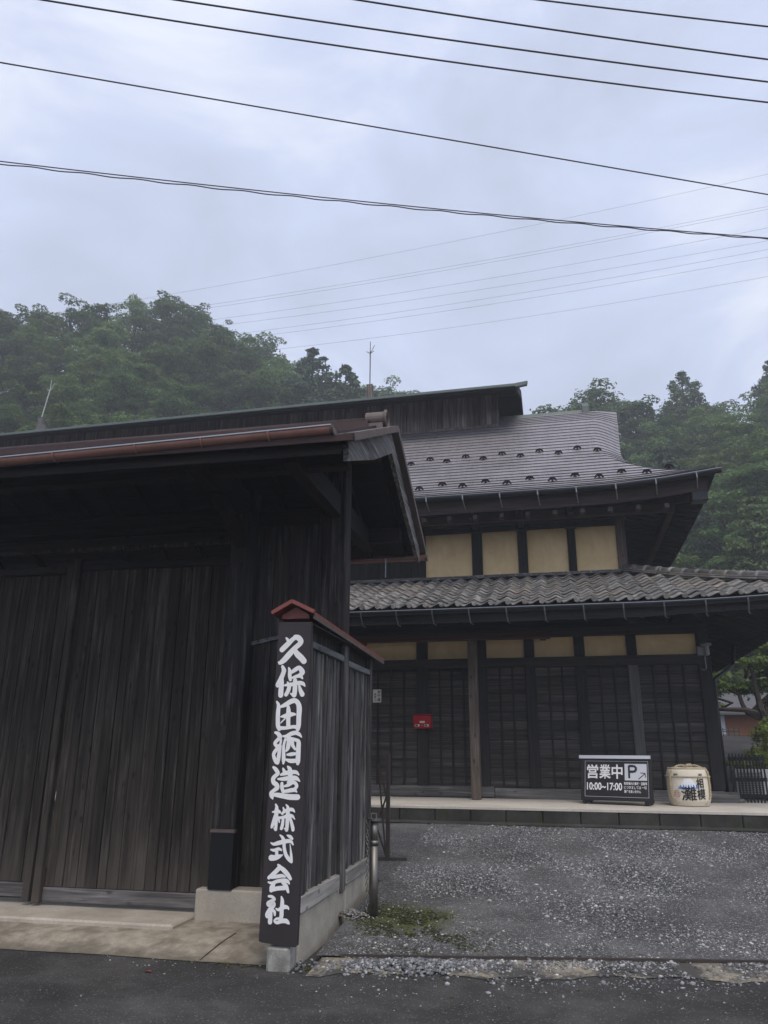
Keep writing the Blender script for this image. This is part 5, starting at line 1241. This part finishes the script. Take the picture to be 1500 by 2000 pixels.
def set_tree(name, meshes, loc, rz, sc, label, cat, group=None):
    r_ = bpy.data.objects.new(name, None); COL.objects.link(r_); r_.location = loc; r_.rotation_euler = (0, 0, rz); r_.scale = (sc*random.uniform(.9, 1.15), sc*random.uniform(.9, 1.15), sc)
    tag(r_, label, cat, group)
    for nm, me in zip(('trunk', 'crown'), meshes):
        o = bpy.data.objects.new(nm, me); COL.objects.link(o); o.parent = r_
    return r_
BV = [broad(100+i, 8.5, 3.2+.25*(i % 3), 15000, .118) for i in range(6)]
CV = [conifer(200, 12, 3.3, 17000, .15), conifer(201, 11, 2.8, 15000, .15, open_=.06), conifer(202, 13, 3.6, 18000, .15, .06)]
def pol(az, r_): return (r_*math.sin(R(az)), r_*math.cos(R(az)), terr(az, r_))
pts = []; rt = random.Random(5); tries = 0
while tries < 6000:
    tries += 1
    az = rt.uniform(-47, 21); r_ = 37+41*math.sqrt(rt.random())
    p = pol(az, r_)
    if -8 < az < 4.5 and r_ < 60: continue
    if all((p[0]-q[0])**2+(p[1]-q[1])**2 > (3.9+.006*r_)**2 for q in pts): pts.append((*p, az, r_))
for i, (x, y, z, az, r_) in enumerate(pts):
    left = az < -2
    con = rt.random() < (.06 if left else .22)
    row = 'lowest row' if r_ < 50 else ('middle rows' if r_ < 66 else 'top row')
    if left:
        zone = 'left of the pale lightning rod' if az < -38.5 else ('between the two lightning rods' if az < -14.8 else 'right of the dark lightning rod')
        where = row+' on slope behind gate, '+zone
    else:
        where = row+' on hazy slope right of house, '+('nearer the roof' if az < 11 else 'towards the right edge')
    lab = ('dark conifer, ' if con else 'broadleaf tree, ')+where
    set_tree('conifer_tree' if con else 'broadleaf_tree', rt.choice(CV[:2] if con else BV), (x, y, z), rt.uniform(0, 6.28), rt.uniform(.88, 1.08)*(.82 if con else 1), lab, 'tree',
             ('conifers, ' if con else 'broadleaf trees, ')+where)
def spec(name, me, az, r_, elev, h, label):
    x, y, z = pol(az, r_); zt = EYE+r_*math.tan(R(elev)); sc = max(.5, (zt-z)/h)
    set_tree(name, me, (x, y, zt-h*sc), rt.uniform(0, 6), sc, label, 'tree')
spec('conifer_tree', CV[0], -19.0, 62, 29.2, 12, 'dense dark conifer standing above the hill line left of the lightning rod')
spec('conifer_tree', CV[1], -16.2, 62, 28.1, 11, 'smaller pointed conifer on the hill line just left of the lightning rod')
spec('conifer_tree', CV[2], 10.2, 73, 25.9, 13, 'tall ragged conifer rising above the skyline right of the house roof')
spec('broadleaf_tree', BV[5], 3.4, 72, 25.2, 8.5, 'ragged dark tree rising directly behind the small copper ridge end of the house')
spec('broadleaf_tree', BV[1], 1.2, 72, 24.2, 8.5, 'broadleaf tree showing above the house ridge left of its copper end')
spec('broadleaf_tree', BV[2], 5.6, 72, 24.2, 8.5, 'broadleaf tree showing above the right shoulder of the house roof')
spec('broadleaf_tree', BV[0], -30.5, 73, 31.6, 8.5, 'largest spreading tree crowning the hill at left')
# undergrowth mass on both slopes
n = 26000; az = np.r_[rng.uniform(-48, -4, n//2), rng.uniform(2, 22, n//2)]; r_ = rng.uniform(34, 76, n)
xx, yy = r_*np.sin(np.radians(az)), r_*np.cos(np.radians(az)); zz = np.array([terr(a, q) for a, q in zip(az, r_)])+rng.uniform(.1, 1.6, n)
nrm = np.stack([rng.normal(0, .5, n), rng.normal(-.2, .5, n), np.ones(n)], 1); nrm /= np.linalg.norm(nrm, axis=1)[:, None]
t = np.cross(nrm, rng.normal(size=(n, 3))); t /= np.linalg.norm(t, axis=1)[:, None]; b = np.cross(nrm, t); s_ = rng.uniform(.2, .42, n)[:, None]; Cc = np.stack([xx, yy, zz], 1)
V = np.stack([Cc-t*s_, Cc+b*s_*.6, Cc+t*s_, Cc-b*s_*.6], 1).reshape(-1, 3)
single('undergrowth', tri_mesh('undergrowth', V, np.arange(4*n).reshape(n, 4), M['leaf_broad']), None, 'dark green undergrowth between the trees of the wooded slopes', 'undergrowth', kind='stuff')
# garden tree and shrubs right of the corner
g = np.random.default_rng(77); tb_ = MB()
tp = limb(tb_, (0, 0, -.2), (-.1, 0, 1.0), .16, .12, g, 4, .08); C, Rd = [], []
for i, (dx, dz, dy) in enumerate(((-.95, 1.7, .1), (-.55, 2.25, -.3), (.0, 2.6, .2), (.5, 2.2, -.2), (.95, 1.75, .3), (-1.35, 1.45, .2), (.35, 1.55, .4), (-.3, 1.75, .4), (1.4, 2.3, 0), (.7, 2.9, 0))):
    limb(tb_, tp[-1], (dx, dy, dz), .085, .025, g, 6, .25)
    for _ in range(4):
        q = g.normal(size=3)*np.array([.32, .32, .16]); C.append((dx+q[0], dy+q[1], dz+.12+q[2])); Rd.append(g.uniform(.2, .42))
V, F = leaf_cloud(9000, C, Rd, .050, .6, .4, .4, g)
set_tree('garden_tree', (tb_.mesh('trunk', M['bark_near']), tri_mesh('crown', V, F, M['leaf_garden'])), (4.95, 21.5, 1.36), 0, 1.0, 'gnarled garden tree with spreading branches past the house corner', 'tree')
def shrub(loc, w, h, n, size, label):
    g = np.random.default_rng(int(loc[0]*100)); C = [(g.normal()*w*.45, g.normal()*w*.3, h*g.uniform(.3, .75)) for _ in range(9)]; Rd = [h*g.uniform(.22, .36) for _ in C]
    V, F = leaf_cloud(n, C, Rd, size, .8, .6, .3, g); tb_ = MB()
    for c in C[:5]: limb(tb_, (0, 0, -.1), c, .02, .006, g, 3)
    r0 = bpy.data.objects.new('shrub', None); COL.objects.link(r0); r0.location = loc; tag(r0, label, 'shrub', None)
    for nm, me in (('stems', tb_.mesh('stems', M['bark_near'])), ('foliage', tri_mesh('foliage', V, F, M['leaf_shrub']))):
        o = bpy.data.objects.new(nm, me); COL.objects.link(o); o.parent = r0
shrub((4.05, 17.4, 1.0), .62, 1.25, 3200, .040, 'bright yellow-green round shrub at the right edge above the black slatted screen')
shrub((3.25, 16.2, .92), .34, .55, 1200, .034, 'low bright green shrub right behind the black slatted screen')
shrub((3.75, 15.6, .88), .45, .70, 1500, .036, 'green shrub at the far right edge beside the slatted screen')

# ================================================================== wires overhead
def wire(name, p, q, sag, r_, mat, label, group, ext=(1.5, 1.5), n=48, wob=0.0):
    p, q = Vector(p), Vector(q); d = q-p; a, b = p-d*ext[0], q+d*ext[1]; L = 1+ext[0]+ext[1]
    pts_ = []
    for i in range(n+1):
        t = i/n; u = t*L-ext[0]                          # 0..1 within the measured stretch
        pts_.append(p+d*u+Vector((0, 0, -sag*4*u*(1-u)+(wob*math.sin(t*260) if wob else 0)))+(Vector((0, wob*math.cos(t*260), 0)) if wob else Vector()))
    return single(name, MB().tube(pts_, r_, 6), mat, label, 'power line', group, smooth=True)
near = 'power lines crossing overhead along the road'
wire('power_line', (-4.681, 4.925, 8.7), (2.719, 7.892, 8.7), .06, .0102, 'wire_black', 'lowest of the four thick parallel power lines at the top of the picture', near, (.8, .8))
wire('power_line', (-3.372, 5.219, 8.7), (2.65, 7.584, 8.7), .03, .0102, 'wire_black', 'second lowest of the four thick parallel power lines at the top', near, (1.0, .8))
wire('power_line', (-1.589, 5.621, 8.7), (2.579, 7.267, 8.7), .02, .0098, 'wire_black', 'third from below of the four thick power lines at the top', near, (1.8, 1.2))
wire('power_line', (.19, 6.021, 8.7), (2.484, 6.84, 8.7), .005, .009, 'wire_black', 'uppermost short-looking power line in the top right corner', near, (4, 2.5))
wire('power_line', (-4.446, 4.328, 7.2), (2.447, 7.565, 7.2), .0, .0072, 'wire_black', 'single steeper power line slanting across the middle of the sky', near, (.8, .8))
wire('power_line', (-4.61, 4.691, 6.5), (2.3, 7.325, 6.5), .045, .0055, 'wire_black', 'straight carrier strand of the twisted cable below the other road lines', near, (.8, .8))
wire('power_line', (-4.62, 4.681, 6.47), (2.3, 7.32, 6.485), .05, .0055, 'wire_black', 'wavy twisted cable hanging along the lowest road line', near, (.8, .8), 320, .005)
far = 'thin far power lines rising to the right behind the house'
FT = [((-39.977, 52.063), (22.958, 56.64)), ((-36.614, 49.911), (22.459, 52.882)), ((-36.0, 49.5), (22.4, 52.55)), ((-33.975, 47.906), (22.134, 50.431)), ((-33.301, 47.036), (21.943, 48.992)), ((-31.995, 45.708), (21.814, 48.023)), ((-30.751, 45.104), (21.701, 47.172)), ((-27.09, 43.206), (21.418, 45.042))]
NM = ['uppermost', 'second from the top', 'third from the top', 'fourth from the top', 'fifth from the top', 'sixth from the top', 'second lowest', 'lowest']
for (a, b), nm in zip(FT, NM):
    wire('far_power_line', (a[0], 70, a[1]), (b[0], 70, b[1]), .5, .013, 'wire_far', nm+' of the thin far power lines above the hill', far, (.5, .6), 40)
for k, (p, q) in enumerate((((7.5, 24, 4.2), (10.6, 24, 7.6)), ((7.0, 26, 4.6), (14, 26, 9.0)))):
    wire('service_wire', p, q, .05, .008, 'ac_white' if k == 0 else 'wire_far', ['pale service wire slanting before the dark trees at right', 'thin dark service wire slanting before the trees at right'][k], 'service wires at right', (.3, 1), 12)

# ================================================================== misty air
hz_ = MB().box(-75, 75, -12, 125, -1.7, 62)
hm = NT('haze_air'); pvn = hm.n('ShaderNodeVolumePrincipled', {'Color': (.90, .94, 1.0, 1), 'Density': .0023, 'Anisotropy': .2}); hm.t.links.new(pvn.outputs[0], hm.o.inputs['Volume'])
single('haze', hz_, 'haze_air', 'thin pale mist hanging before the wooded hills', 'haze', kind='stuff')
